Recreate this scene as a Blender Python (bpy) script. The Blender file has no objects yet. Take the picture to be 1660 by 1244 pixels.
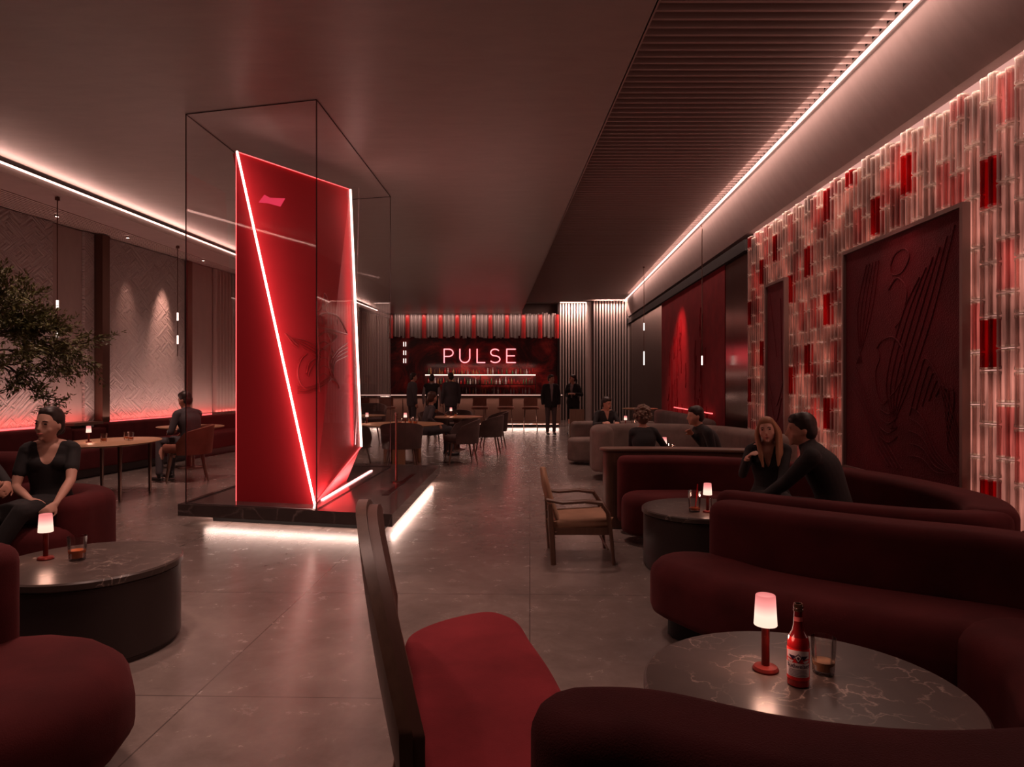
import bpy, bmesh, math, random
from mathutils import Vector, Matrix, noise
R = math.radians; PI = math.pi
random.seed(7)
S = bpy.context.scene
COL = S.collection
# ---------------------------------------------------------------- camera, world, exposure
cam = bpy.data.cameras.new('camera'); cam_o = bpy.data.objects.new('camera', cam); COL.objects.link(cam_o)
cam_o.location = (0, 0, 1.4); cam_o.rotation_euler = (R(90), 0, 0)
cam.sensor_fit = 'HORIZONTAL'; cam.sensor_width = 36; cam.lens = 1100/1660*36; cam.clip_start = .05
S.camera = cam_o
S.view_settings.view_transform = 'Standard'; S.view_settings.look = 'None'
S.view_settings.gamma = 1; S.view_settings.use_curve_mapping = False
S.view_settings.exposure = 0.10
w = bpy.data.worlds.new('world'); S.world = w; w.use_nodes = True
w.node_tree.nodes['Background'].inputs[0].default_value = (1, .6, .55, 1)
w.node_tree.nodes['Background'].inputs[1].default_value = .01
cy = S.cycles
cy.use_denoising = True
cy.max_bounces = 7; cy.diffuse_bounces = 3; cy.glossy_bounces = 3; cy.transmission_bounces = 6; cy.transparent_max_bounces = 24
cy.caustics_reflective = False; cy.caustics_refractive = False
cy.sample_clamp_indirect = 3.0; cy.sample_clamp_direct = 0

WARM = (1, .61, .51); PINK = (1, .54, .45); RED = (1, .03, .04); CREAM = (1, .66, .54)
def light(kind, name, loc, energy, color, size=None, rot=(0, 0, 0), size_y=None, spot=None, blend=.8, radius=.1, target=None, spread=None):
    l = bpy.data.lights.new(name, kind); l.energy = energy; l.color = color
    if kind == 'AREA':
        l.shape = 'RECTANGLE'; l.size = size; l.size_y = size_y or size
        if spread: l.spread = R(spread)
    else: l.shadow_soft_size = radius
    if kind == 'SPOT': l.spot_size = R(spot); l.spot_blend = blend
    o = bpy.data.objects.new(name, l); COL.objects.link(o); o.location = loc; o.rotation_euler = rot
    if target is not None:
        o.rotation_euler = (Vector(target)-Vector(loc)).to_track_quat('-Z', 'Y').to_euler()
    return o
# room lines (x as a function of depth)
H = 4.05
def XL(y): return -5.95+.0748*(y-7.8)          # left cove edge
def XW(y): return -6.6+.1457*(y-13.6)          # left wall
def XB(y): return 1.014-.0325*(y-4.69)         # left edge of slatted recess
def XA(y): return 3.13+.0473*(y-5.3)           # right cove edge
def XC(y): return 3.49+.03*(y-4.63)            # right wall
def strip_light(name, xa, ya, xb, yb, z, width, energy, color, direction=(0, 0, -1), spread=None):
    a = Vector((xa, ya, z)); b = Vector((xb, yb, z)); L = (b-a).length
    o = light('AREA', name, (a+b)/2, energy, color, L, size_y=width, spread=spread)
    x = (b-a).normalized(); zz = -Vector(direction).normalized(); yv = zz.cross(x).normalized(); zz = x.cross(yv)
    o.rotation_euler = Matrix((x, yv, zz)).transposed().to_euler()
    return o
strip_light('cove_light_left', XL(1)+.0, 1, XL(23)+.0, 23, 3.97, .04, 48, PINK, (1, 0, .35))
strip_light('cove_light_right', XA(1)-.20, 1, XA(22)-.20, 22, 4.30, .05, 60, WARM, (.9, 0, -.5))
strip_light('cove_light_right_up', XA(1)-.04, 1, XA(22)-.04, 22, 4.24, .05, 22, PINK, (-1, 0, .25))
# recessed downlights over the room; a few added to brighten left wall and foreground
for (x, y, e) in ((-2.4, 4.4, 95), (-.6, 3.9, 80), (-4.1, 6.2, 90), (-4.3, 9.0, 110), (.2, 6.6, 95), (-.1, 9.6, 85), (-3.4, 12.2, 110), (.6, 12.5, 85),
                  (0, 16, 85), (-2.2, 16.5, 60), (-4.6, 16, 60), (1.8, 20, 60), (2.2, 8.7, 22), (1.9, 12.2, 60), (2.6, 15.5, 40), (-1.0, 1.9, 60), (1.9, 1.6, 22), (-2.0, 2.9, 80), (-5.7, 9.6, 70), (-5.4, 12.6, 70)):
    light('SPOT', 'downlight', (x, y, H-.02 if x < 1 else 4.2), e*1.9, WARM, spot=95, blend=1, radius=.12)
strip_light('bar_foot_light', -4.6, 21.62, 1.5, 21.62, .12, .06, 16, CREAM, (0, -1, -.5))
strip_light('bar_top_light', -4.6, 21.6, 1.5, 21.6, .98, .05, 12, WARM, (0, -.3, -1))
strip_light('fin_wash_light', 1.9, 25.6, 2.95, 25.6, 4.46, .1, 50, WARM, (0, .25, -1))
strip_light('fin_wash_light', 3.0, 23.7, 4.0, 23.7, 4.46, .1, 60, WARM, (0, .25, -1))

# ---------------------------------------------------------------- helpers
def P(px, py, z=0):
    Y = 1100*(1.4-z)/(py-622); return ((px-830)/1100*Y, Y)
def XY(px, Y): return ((px-830)/1100*Y, Y)
def cat_rom(pts, n=8, closed=False):
    pts = [Vector(p) for p in pts]; m = len(pts); out = []
    for i in range(m if closed else m-1):
        g = (lambda k: pts[k % m]) if closed else (lambda k: pts[max(0, min(m-1, k))])
        a, b, c, d = g(i-1), g(i), g(i+1), g(i+2)
        for k in range(n):
            t = k/n
            out.append(.5*((2*b)+(c-a)*t+(2*a-5*b+4*c-d)*t*t+(3*b-a-3*c+d)*t**3))
    if not closed: out.append(pts[-1].copy())
    return out
class MB:
    def __init__(s): s.v = []; s.f = []; s.m = []; s.cur = 0
    def add(s, vs, fs):
        o = len(s.v); s.v += [Vector(v) for v in vs]
        for f in fs: s.f.append([i+o for i in f]); s.m.append(s.cur)
        return s
    def box(s, c, sz, rz=0, M=None):
        x, y, z = [k/2 for k in sz]; q = Matrix.Rotation(rz, 3, 'Z')
        vs = [q @ Vector((i*x, j*y, k*z)) for k in (-1, 1) for i, j in ((-1, -1), (1, -1), (1, 1), (-1, 1))]
        vs = [(M @ v if M else v)+Vector(c) for v in vs]
        return s.add(vs, [(0, 3, 2, 1), (4, 5, 6, 7), (0, 1, 5, 4), (1, 2, 6, 5), (2, 3, 7, 6), (3, 0, 4, 7)])
    def prism(s, poly, z0, z1):
        n = len(poly); a = sum(poly[i][0]*poly[(i+1) % n][1]-poly[(i+1) % n][0]*poly[i][1] for i in range(n))
        if a < 0: poly = list(reversed(poly))
        vs = [(p[0], p[1], z0) for p in poly]+[(p[0], p[1], z1) for p in poly]
        return s.add(vs, [list(range(n-1, -1, -1)), list(range(n, 2*n))]+[(i, (i+1) % n, n+(i+1) % n, n+i) for i in range(n)])
    def hexa(s, vs):  # 8 corners bottom 4 then top 4
        return s.add(vs, [(0, 3, 2, 1), (4, 5, 6, 7), (0, 1, 5, 4), (1, 2, 6, 5), (2, 3, 7, 6), (3, 0, 4, 7)])
    def rings(s, rs, closed_ring=True, cap=True):
        n = len(rs[0]); vs = [v for r in rs for v in r]; fs = []
        for i in range(len(rs)-1):
            for k in range(n if closed_ring else n-1):
                a = i*n+k; b = i*n+(k+1) % n; fs.append((a, b, b+n, a+n))
        if cap and closed_ring:
            fs.append(list(range(n-1, -1, -1))); fs.append([(len(rs)-1)*n+k for k in range(n)])
        return s.add(vs, fs)
    def lathe(s, prof, n=24, c=(0, 0, 0), sx=1, sy=1, cap=True):
        rs = [[(c[0]+r*sx*math.cos(2*PI*k/n), c[1]+r*sy*math.sin(2*PI*k/n), c[2]+z) for k in range(n)] for r, z in prof]
        return s.rings(rs, cap=cap)
    def tube(s, pts, rad, n=8, cap=True, flat=None):
        pts = [Vector(p) for p in pts]; m = len(pts)
        rad = rad if isinstance(rad, (list, tuple)) else [rad]*m
        rs = []; up = None
        for i, p in enumerate(pts):
            t = (pts[min(i+1, m-1)]-pts[max(i-1, 0)]).normalized()
            if up is None: up = Vector((0, 0, 1)) if abs(t.z) < .9 else Vector((1, 0, 0))
            u = (up-t*up.dot(t)).normalized(); v = t.cross(u); up = u
            r = rad[i]; ru, rv = (r if isinstance(r, (tuple, list)) else (r, r))
            rs.append([p+u*ru*math.cos(2*PI*k/n)+v*rv*math.sin(2*PI*k/n) for k in range(n)])
        return s.rings(rs, cap=cap)
    def ball(s, c, r, n=12, M=None):
        r = r if isinstance(r, (tuple, list)) else (r, r, r); m = max(4, n//2); vs = []; c = Vector(c)
        for i in range(m+1):
            th = PI*i/m
            for k in range(n):
                v = Vector((r[0]*math.sin(th)*math.cos(2*PI*k/n), r[1]*math.sin(th)*math.sin(2*PI*k/n), -r[2]*math.cos(th)))
                vs.append((M @ v if M else v)+c)
        fs = []
        for i in range(m):
            for k in range(n):
                a = i*n+k; b = i*n+(k+1) % n
                if i == 0: fs.append((a, b+n, a+n))
                elif i == m-1: fs.append((a, b, a+n))
                else: fs.append((a, b, b+n, a+n))
        return s.add(vs, fs)
    def slab(s, outline, z0, z1, r=.06, rb=None, k=5):   # closed smooth outline with rounded top and bottom edges
        n = len(outline); pts = [Vector((p[0], p[1])) for p in outline]
        if sum(pts[i].x*pts[(i+1) % n].y-pts[(i+1) % n].x*pts[i].y for i in range(n)) < 0: pts.reverse()
        nr = []
        for i in range(n):
            t = (pts[(i+1) % n]-pts[i-1]).normalized(); nr.append(Vector((t.y, -t.x)))
        rb = r if rb is None else rb; prof = []
        for j in range(k+1):
            a = PI/2*j/k; prof.append((rb*(1-math.sin(a)), z0+rb*(1-math.cos(a))))
        for j in range(k+1):
            a = PI/2*j/k; prof.append((r*(1-math.cos(a)), z1-r+r*math.sin(a)))
        rs = [[(pts[i].x-nr[i].x*o, pts[i].y-nr[i].y*o, z) for i in range(n)] for o, z in prof]
        return s.rings(rs)
    def build(s, name, mat, parent=None, smooth=True, world=False, kind=None, edge=None):
        off = Vector(parent.location) if (world and parent) else Vector((0, 0, 0))
        me = bpy.data.meshes.new(name); me.from_pydata([tuple(v-off) for v in s.v], [], s.f)
        mats = mat if isinstance(mat, list) else [mat]
        for m_ in mats: me.materials.append(m_)
        for i, p in enumerate(me.polygons):
            p.material_index = s.m[i]; p.use_smooth = smooth
        bm = bmesh.new(); bm.from_mesh(me)
        bmesh.ops.remove_doubles(bm, verts=bm.verts, dist=1e-5)
        bmesh.ops.triangulate(bm, faces=[f for f in bm.faces if len(f.verts) > 4])
        bmesh.ops.recalc_face_normals(bm, faces=bm.faces)
        if smooth:
            for e in bm.edges:
                if len(e.link_faces) == 2 and e.calc_face_angle(0) > R(edge or 40): e.smooth = False
        bm.to_mesh(me); bm.free()
        o = bpy.data.objects.new(name, me); COL.objects.link(o)
        if parent: o.parent = parent
        if kind: o['kind'] = kind
        return o
def capsule(path, hw, n=8, taper=None, endn=8):   # outline around an open path, with round ends
    pts = cat_rom([Vector((p[0], p[1])) for p in path], n); m = len(pts); L = []; Rr = []
    for i, p in enumerate(pts):
        t = (pts[min(i+1, m-1)]-pts[max(i-1, 0)]).normalized(); nn = Vector((-t.y, t.x)); h = hw(i/(m-1)) if callable(hw) else hw
        L.append(p+nn*h); Rr.append(p-nn*h)
    out = list(Rr)
    def cap(p, t, h):
        nn = Vector((-t.y, t.x)); return [p-nn*h*math.cos(PI*k/endn)+t*h*math.sin(PI*k/endn) for k in range(1, endn)]
    h0 = hw(0) if callable(hw) else hw; h1 = hw(1) if callable(hw) else hw
    t1 = (pts[-1]-pts[-2]).normalized(); out += cap(pts[-1], t1, h1)
    out += list(reversed(L))
    t0 = (pts[0]-pts[1]).normalized(); out += cap(pts[0], t0, h0)
    # drop near-duplicate points
    res = [out[0]]
    for p in out[1:]:
        if (p-res[-1]).length > .004: res.append(p)
    return res
def tag(o, label=None, cat=None, group=None, kind=None):
    if label: o['label'] = label
    if cat: o['category'] = cat
    if group: o['group'] = group
    if kind: o['kind'] = kind
    return o
def thing(name, label, cat, loc=(0, 0, 0), rz=0, group=None, sc=1):
    o = bpy.data.objects.new(name, None); COL.objects.link(o); o.empty_display_size = .1
    o.location = loc if len(loc) == 3 else (loc[0], loc[1], 0); o.rotation_euler = (0, 0, rz); o.scale = (sc,)*3
    return tag(o, label, cat, group)
def copy_tree(o, parent=None):
    kids = [c for c in bpy.data.objects if c.parent == o]
    c = o.copy(); COL.objects.link(c); c.parent = parent
    for k in kids: copy_tree(k, c)
    return c
def clone(o, loc, rz, label, group=None, sc=None):
    c = copy_tree(o); c.location = loc if len(loc) == 3 else (loc[0], loc[1], 0); c.rotation_euler = (0, 0, rz); c['label'] = label
    if group: c['group'] = group
    elif 'group' in c: del c['group']
    if sc: c.scale = (sc,)*3
    return c

# ---------------------------------------------------------------- materials
def mat(name, color=(.5, .5, .5), rough=.5, metal=0, emis=None, es=1, sheen=0, coat=0, trans=0, ior=1.45, spec=.5, alpha=1):
    m = bpy.data.materials.new(name); m.use_nodes = True; b = m.node_tree.nodes['Principled BSDF']; i = b.inputs
    i['Base Color'].default_value = (*color, 1); i['Roughness'].default_value = rough; i['Metallic'].default_value = metal
    i['Specular IOR Level'].default_value = spec; i['IOR'].default_value = ior
    if sheen: i['Sheen Weight'].default_value = sheen; i['Sheen Roughness'].default_value = .4; i['Sheen Tint'].default_value = (*[min(1, c*4+.1) for c in color], 1)
    if coat: i['Coat Weight'].default_value = coat; i['Coat Roughness'].default_value = .1
    if trans: i['Transmission Weight'].default_value = trans
    if emis: i['Emission Color'].default_value = (*emis, 1); i['Emission Strength'].default_value = es
    return m
def nd(m, t, **kw):
    n = m.node_tree.nodes.new(t)
    for k, v in kw.items(): setattr(n, k, v)
    return n
def ln(m, a, b): m.node_tree.links.new(a, b)
def bsdf(m): return m.node_tree.nodes['Principled BSDF']
def coords(m, scale=(1, 1, 1), rot=(0, 0, 0), kind='Object'):
    tc = nd(m, 'ShaderNodeTexCoord'); mp = nd(m, 'ShaderNodeMapping'); mp.inputs['Scale'].default_value = scale; mp.inputs['Rotation'].default_value = rot
    ln(m, tc.outputs[kind], mp.inputs[0]); return mp.outputs[0]
def noise_tex(m, vec, scale=5, detail=6, rough=.6, dist=0):
    n = nd(m, 'ShaderNodeTexNoise'); n.inputs['Scale'].default_value = scale; n.inputs['Detail'].default_value = detail
    n.inputs['Roughness'].default_value = rough; n.inputs['Distortion'].default_value = dist
    ln(m, vec, n.inputs['Vector']); return n.outputs[0]
def ramp(m, fac, stops):
    r = nd(m, 'ShaderNodeValToRGB'); e = r.color_ramp.elements
    while len(e) < len(stops): e.new(.5)
    for k, (p, c) in enumerate(stops): e[k].position = p; e[k].color = (*c, 1) if len(c) == 3 else c
    ln(m, fac, r.inputs[0]); return r.outputs[0]
def mixc(m, fac, a, b, mode='MIX'):
    x = nd(m, 'ShaderNodeMix', data_type='RGBA', blend_type=mode)
    if isinstance(fac, (int, float)): x.inputs[0].default_value = fac
    else: ln(m, fac, x.inputs[0])
    for k, v in ((6, a), (7, b)):
        if isinstance(v, tuple): x.inputs[k].default_value = (*v, 1)
        else: ln(m, v, x.inputs[k])
    return x.outputs[2]
def bump(m, h, strength=.3, dist=.01, nrm=None):
    b = nd(m, 'ShaderNodeBump'); b.inputs['Strength'].default_value = strength; b.inputs['Distance'].default_value = dist
    ln(m, h, b.inputs['Height']); 
    if nrm is not None: ln(m, nrm, b.inputs['Normal'])
    ln(m, b.outputs[0], bsdf(m).inputs['Normal']); return b.outputs[0]
def mth(m, op, a, b=None):
    n = nd(m, 'ShaderNodeMath', operation=op)
    for k, v in ((0, a), (1, b)):
        if v is None: continue
        if isinstance(v, (int, float)): n.inputs[k].default_value = v
        else: ln(m, v, n.inputs[k])
    return n.outputs[0]
def velvet(name, c, bumps=.25, sheen=.35):
    m = mat(name, c, .85, sheen=sheen, spec=.15); v = coords(m)
    n1 = noise_tex(m, v, 3, 4); n2 = noise_tex(m, v, 260, 2)
    ln(m, mixc(m, ramp(m, n1, [(.3, (0, 0, 0)), (.7, (1, 1, 1))]), tuple(k*.72 for k in c), tuple(min(1, k*1.25) for k in c)), bsdf(m).inputs['Base Color'])
    bump(m, n2, bumps, .004); return m
def emit(name, color, strength):
    m = bpy.data.materials.new(name); m.use_nodes = True; nt = m.node_tree; nt.nodes.clear()
    e = nt.nodes.new('ShaderNodeEmission'); e.inputs[0].default_value = (*color, 1); e.inputs[1].default_value = strength
    o = nt.nodes.new('ShaderNodeOutputMaterial'); nt.links.new(e.outputs[0], o.inputs[0]); return m
M = {}
# floor: large stone slabs, honed
m = M['floor'] = mat('stone_floor', (.2, .17, .16), .3, spec=.6)
v = coords(m)
n1 = noise_tex(m, v, .9, 8, .62, .6); n2 = noise_tex(m, v, 6, 10, .7, .3); n3 = noise_tex(m, coords(m, (1, 1, 1)), 38, 6, .7)
base = ramp(m, n1, [(.30, (.10, .078, .072)), (.5, (.18, .138, .122)), (.70, (.31, .245, .22))])
base = mixc(m, .42, base, ramp(m, n2, [(.3, (.10, .08, .074)), (.55, (.18, .145, .13)), (.75, (.29, .235, .215))]))
fl = ramp(m, n3, [(.62, (0, 0, 0)), (.70, (1, 1, 1))]); base = mixc(m, mth(m, 'MULTIPLY', fl, .05), base, (.42, .36, .34))
br = nd(m, 'ShaderNodeTexBrick'); br.offset = .0; br.inputs['Scale'].default_value = 1; br.inputs['Mortar Size'].default_value = .004
br.inputs['Brick Width'].default_value = 1.5; br.inputs['Row Height'].default_value = 1.5; br.inputs['Mortar Smooth'].default_value = .2
ln(m, coords(m, rot=(0, 0, R(1.5))), br.inputs['Vector'])
ln(m, mixc(m, br.outputs['Fac'], base, (.085, .066, .06)), bsdf(m).inputs['Base Color'])
ln(m, ramp(m, n2, [(.3, (.21, .21, .21)), (.7, (.29, .29, .29))]), bsdf(m).inputs['Roughness'])
# ceilings and plaster
def plaster(name, c, rough=.5, sc=2.5, amt=.10, spec=.5):
    m = mat(name, c, rough, spec=spec); v = coords(m, (1, 3, 1)); n = noise_tex(m, v, sc, 9, .65, .4)
    ln(m, mixc(m, n, tuple(k*.82 for k in c), tuple(min(1, k*1.15) for k in c)), bsdf(m).inputs['Base Color']); bump(m, n, amt, .02); return m
M['ceiling'] = plaster('plaster_ceiling', (.35, .31, .28), .40, spec=.5)
M['bulkhead'] = plaster('plaster_bulkhead', (.32, .25, .235), .7)
M['soffit'] = mat('slat_soffit', (.50, .41, .38), .5)
M['slat'] = mat('dark_slat', (.34, .26, .24), .42)
M['black'] = mat('black_void', (.012, .010, .010), .8)
M['darkwall'] = plaster('dark_plaster', (.10, .075, .07), .6)
M['backwall'] = plaster('back_plaster', (.16, .11, .10), .7)
# chiselled stone wall panels
m = M['stonewall'] = mat('chiselled_stone', (.26, .20, .185), .62)
v = coords(m); wv = []
for a in (38, -42):
    t = nd(m, 'ShaderNodeTexNoise'); t.inputs['Scale'].default_value = 1.0; t.inputs['Detail'].default_value = 3
    mp2 = nd(m, 'ShaderNodeMapping'); mp2.inputs['Scale'].default_value = (1, 2.0, 26); ln(m, coords(m, rot=(R(a), 0, 0)), mp2.inputs[0]); ln(m, mp2.outputs[0], t.inputs['Vector']); wv.append(t.outputs[0])
sel = ramp(m, noise_tex(m, v, 5, 2), [(.48, (0, 0, 0)), (.52, (1, 1, 1))])
hgt = mixc(m, sel, wv[0], wv[1]); n9 = noise_tex(m, v, 7, 8, .7)
ln(m, mixc(m, n9, (.36, .31, .30), (.58, .50, .48)), bsdf(m).inputs['Base Color'])
bump(m, mixc(m, .22, hgt, n9), 1.0, .10)
M['pilaster'] = plaster('smooth_pilaster', (.42, .34, .32), .5)
M['bronze'] = mat('dark_bronze', (.16, .09, .07), .32, .85)
M['mirror'] = mat('bronze_mirror', (.20, .12, .10), .16, .9)
M['frame'] = mat('panel_frame', (.30, .20, .18), .4, .6)
M['curtain'] = mat('drape', (.36, .29, .27), .8, sheen=.3)
M['fin'] = mat('ribbed_fin', (.55, .46, .43), .5)
M['fingap'] = mat('fin_gap', (.03, .02, .02), .8)
M['velvet'] = velvet('maroon_velvet', (.070, .011, .012), .3, .22)
M['velvet_dark'] = velvet('deep_maroon_velvet', (.050, .009, .010), .7, .15)
M['velvet_red'] = velvet('red_velvet', (.15, .010, .014), .3, .2)
M['leather'] = velvet('tan_leather', (.30, .17, .11), .1, .1)
M['beige'] = velvet('beige_leather', (.17, .125, .11), .1, .1)
M['greychair'] = velvet('grey_upholstery', (.085, .055, .05), .2, .2)
M['rust'] = velvet('rust_upholstery', (.26, .10, .07), .2, .25)
M['wood'] = mat('walnut', (.11, .055, .038), .4)
v = coords(M['wood'], (14, 14, 1.5)); nn_ = noise_tex(M['wood'], v, 3, 6)
ln(M['wood'], mixc(M['wood'], nn_, (.07, .032, .022), (.17, .09, .06)), bsdf(M['wood']).inputs['Base Color'])
M['oak'] = mat('table_oak', (.45, .24, .13), .4); v = coords(M['oak'], (2, 18, 2)); nn_ = noise_tex(M['oak'], v, 2, 6)
ln(M['oak'], mixc(M['oak'], nn_, (.34, .17, .09), (.52, .29, .16)), bsdf(M['oak']).inputs['Base Color'])
M['darkwood'] = mat('ledge_wood', (.13, .07, .05), .45)
# dark marble with light veins
def marble(name, c, veins, rough=.16, sc=2.2, amt=.8):
    m = mat(name, c, rough, spec=.35); v = coords(m)
    nz = nd(m, 'ShaderNodeTexNoise'); nz.inputs['Scale'].default_value = sc*1.2; nz.inputs['Detail'].default_value = 6; ln(m, v, nz.inputs['Vector'])
    ad = nd(m, 'ShaderNodeVectorMath', operation='ADD'); sc_ = nd(m, 'ShaderNodeVectorMath', operation='SCALE'); sc_.inputs['Scale'].default_value = .55
    ln(m, nz.outputs['Color'], sc_.inputs[0]); ln(m, v, ad.inputs[0]); ln(m, sc_.outputs[0], ad.inputs[1])
    vo = nd(m, 'ShaderNodeTexVoronoi', feature='DISTANCE_TO_EDGE'); vo.inputs['Scale'].default_value = sc*1.6; ln(m, ad.outputs[0], vo.inputs['Vector'])
    vein = ramp(m, vo.outputs['Distance'], [(0, (1, 1, 1)), (.012, (.45, .45, .45)), (.035, (0, 0, 0))])
    msk = ramp(m, noise_tex(m, v, sc*1.5, 3), [(.42, (0, 0, 0)), (.62, (1, 1, 1))])
    cl = noise_tex(m, v, sc*2, 8, .65)
    bc = mixc(m, cl, tuple(k*.6 for k in c), tuple(k*1.5 for k in c))
    f = mth(m, 'MULTIPLY', mth(m, 'MULTIPLY', vein, msk), amt)
    ln(m, mixc(m, f, bc, veins), bsdf(m).inputs['Base Color']); return m
M['marble'] = marble('brown_marble', (.058, .042, .037), (.42, .33, .28), rough=.30, sc=3.4)
M['marble2'] = marble('plinth_marble', (.075, .055, .052), (.4, .3, .28), rough=.14, sc=1.4, amt=.5)
M['drum'] = mat('smoked_metal_drum', (.05, .036, .034), .42, .5)
M['rubber'] = mat('black_plinth', (.008, .007, .007), .7)
# red monolith
m = M['redpanel'] = mat('red_lacquer', (.50, .030, .040), .55, spec=.15)
M['led_white'] = emit('led_warm_white', (1, .60, .50), 7)
M['led_cove'] = emit('led_cove', (1, .62, .52), 3.0)
M['led_pink'] = emit('led_pink', (1, .42, .40), 4)
M['led_red'] = emit('led_red', (1, .10, .10), 2.4)
M['neon'] = emit('neon_red', (1, .27, .29), 2.0)
M['logo_pink'] = emit('logo_pink', (.95, .05, .11), .75)
M['filament'] = emit('pendant_glow', (1, .82, .72), 1.6)
def pane_mat(name, tint, edge=.05, rough=.02):
    m = bpy.data.materials.new(name); m.use_nodes = True; nt = m.node_tree; nt.nodes.clear()
    t = nt.nodes.new('ShaderNodeBsdfTransparent'); t.inputs[0].default_value = (*tint, 1)
    g = nt.nodes.new('ShaderNodeBsdfGlossy'); g.inputs[0].default_value = (1, 1, 1, 1); g.inputs['Roughness'].default_value = rough
    f = nt.nodes.new('ShaderNodeFresnel'); f.inputs[0].default_value = 1.42
    mm = nt.nodes.new('ShaderNodeMath'); mm.operation = 'MULTIPLY'; mm.inputs[1].default_value = edge; nt.links.new(f.outputs[0], mm.inputs[0])
    x = nt.nodes.new('ShaderNodeMixShader'); nt.links.new(mm.outputs[0], x.inputs[0]); nt.links.new(t.outputs[0], x.inputs[1]); nt.links.new(g.outputs[0], x.inputs[2])
    o = nt.nodes.new('ShaderNodeOutputMaterial'); nt.links.new(x.outputs[0], o.inputs[0]); return m
M['pane'] = pane_mat('clear_glass_pane', (.99, .985, .985), .16)
M['tumbler'] = pane_mat('drinking_glass', (.975, .96, .955), .8, .04)
M['glassedge'] = mat('glass_edge', (.07, .045, .045), .2, .3)
M['whisky'] = mat('amber_drink', (.75, .20, .07), .1, emis=(1, .25, .08), es=.0, coat=.5)
M['beer'] = mat('beer_foam', (.50, .28, .15), .5)
# tubes
def tube_mat(name, c, k=.38):
    m = bpy.data.materials.new(name); m.use_nodes = True; nt = m.node_tree; nt.nodes.clear()
    t = nt.nodes.new('ShaderNodeBsdfTransparent'); t.inputs[0].default_value = (*[min(1, q*1.1) for q in c], 1)
    d = nt.nodes.new('ShaderNodeBsdfPrincipled'); d.inputs['Base Color'].default_value = (*c, 1); d.inputs['Roughness'].default_value = .18
    tr = nt.nodes.new('ShaderNodeBsdfTranslucent'); tr.inputs[0].default_value = (*c, 1)
    x2 = nt.nodes.new('ShaderNodeMixShader'); x2.inputs[0].default_value = .5; nt.links.new(d.outputs[0], x2.inputs[1]); nt.links.new(tr.outputs[0], x2.inputs[2])
    l = nt.nodes.new('ShaderNodeLayerWeight'); l.inputs[0].default_value = k
    tc = nt.nodes.new('ShaderNodeNewGeometry'); mp = nt.nodes.new('ShaderNodeMapping'); mp.inputs['Scale'].default_value = (0, 70, 2.2); nt.links.new(tc.outputs['Position'], mp.inputs[0])
    nz = nt.nodes.new('ShaderNodeTexNoise'); nz.inputs['Scale'].default_value = 1; nz.inputs['Detail'].default_value = 2; nt.links.new(mp.outputs[0], nz.inputs['Vector'])
    mp2 = nt.nodes.new('ShaderNodeMapping'); mp2.inputs['Scale'].default_value = (0, 2.7, 2.5); nt.links.new(tc.outputs['Position'], mp2.inputs[0])
    nz2 = nt.nodes.new('ShaderNodeTexNoise'); nz2.inputs['Scale'].default_value = 1; nz2.inputs['Detail'].default_value = 2; nt.links.new(mp2.outputs[0], nz2.inputs['Vector'])
    mu = nt.nodes.new('ShaderNodeMath'); mu.operation = 'MULTIPLY'; nt.links.new(nz.outputs[0], mu.inputs[0]); nt.links.new(nz2.outputs[0], mu.inputs[1])
    rp = nt.nodes.new('ShaderNodeValToRGB'); nt.links.new(mu.outputs[0], rp.inputs[0]); e = rp.color_ramp.elements; e[0].position = .14; e[0].color = (*[q*.50 for q in c], 1); e[1].position = .36; e[1].color = (*[min(1, q*1.15) for q in c], 1)
    for q in (t, tr): nt.links.new(rp.outputs[0], q.inputs[0])
    nt.links.new(rp.outputs[0], d.inputs['Base Color'])
    x = nt.nodes.new('ShaderNodeMixShader'); nt.links.new(l.outputs['Facing'], x.inputs[0]); nt.links.new(t.outputs[0], x.inputs[1]); nt.links.new(x2.outputs[0], x.inputs[2])
    o = nt.nodes.new('ShaderNodeOutputMaterial'); nt.links.new(x.outputs[0], o.inputs[0]); return m
M['collar'] = tube_mat('clear_collar', (1, .86, .80), .55)
M['tube'] = tube_mat('clear_ribbed_tube', (.84, .70, .66))
M['tube_pink'] = tube_mat('pink_tube', (.82, .50, .48))
M['tube_red'] = tube_mat('red_tube', (.62, .05, .06), .3)
M['skin'] = mat('skin', (.50, .25, .18), .5, spec=.3)
M['skin2'] = mat('skin_light', (.60, .33, .25), .5, spec=.3)
M['hair'] = mat('dark_hair', (.025, .014, .012), .45)
M['hair_brown'] = mat('brown_hair', (.07, .03, .02), .45)
M['hair_curl'] = mat('curly_hair', (.15, .085, .06), .6); M['hair_blond'] = mat('blond_hair', (.36, .17, .09), .5)
M['cloth'] = mat('black_cloth', (.018, .015, .016), .85, sheen=.15)
M['cloth_grey'] = mat('charcoal_suit', (.055, .045, .05), .85, sheen=.15)
M['cloth_mid'] = mat('grey_trousers', (.10, .07, .07), .85)
M['shirt'] = mat('pale_shirt', (.34, .27, .27), .8)
M['shoe'] = mat('black_shoe', (.015, .012, .012), .35)
M['white'] = mat('label_white', (.8, .74, .74), .6); M['navy'] = mat('label_ink', (.04, .015, .05), .6)
M['label_red'] = mat('label_red', (.75, .02, .02), .5)
M['bottle_red'] = mat('red_bottle_glass', (.34, .012, .014), .15, coat=.5, emis=(1, .03, .02), es=.0)
M['bottle_dark'] = mat('brown_bottle_glass', (.10, .05, .03), .12, coat=.6)
M['lampred'] = mat('red_lamp_metal', (.17, .022, .018), .32, .6)
M['leaf'] = mat('olive_leaf', (.11, .11, .035), .5); M['bark'] = mat('bark', (.05, .03, .02), .8)
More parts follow.
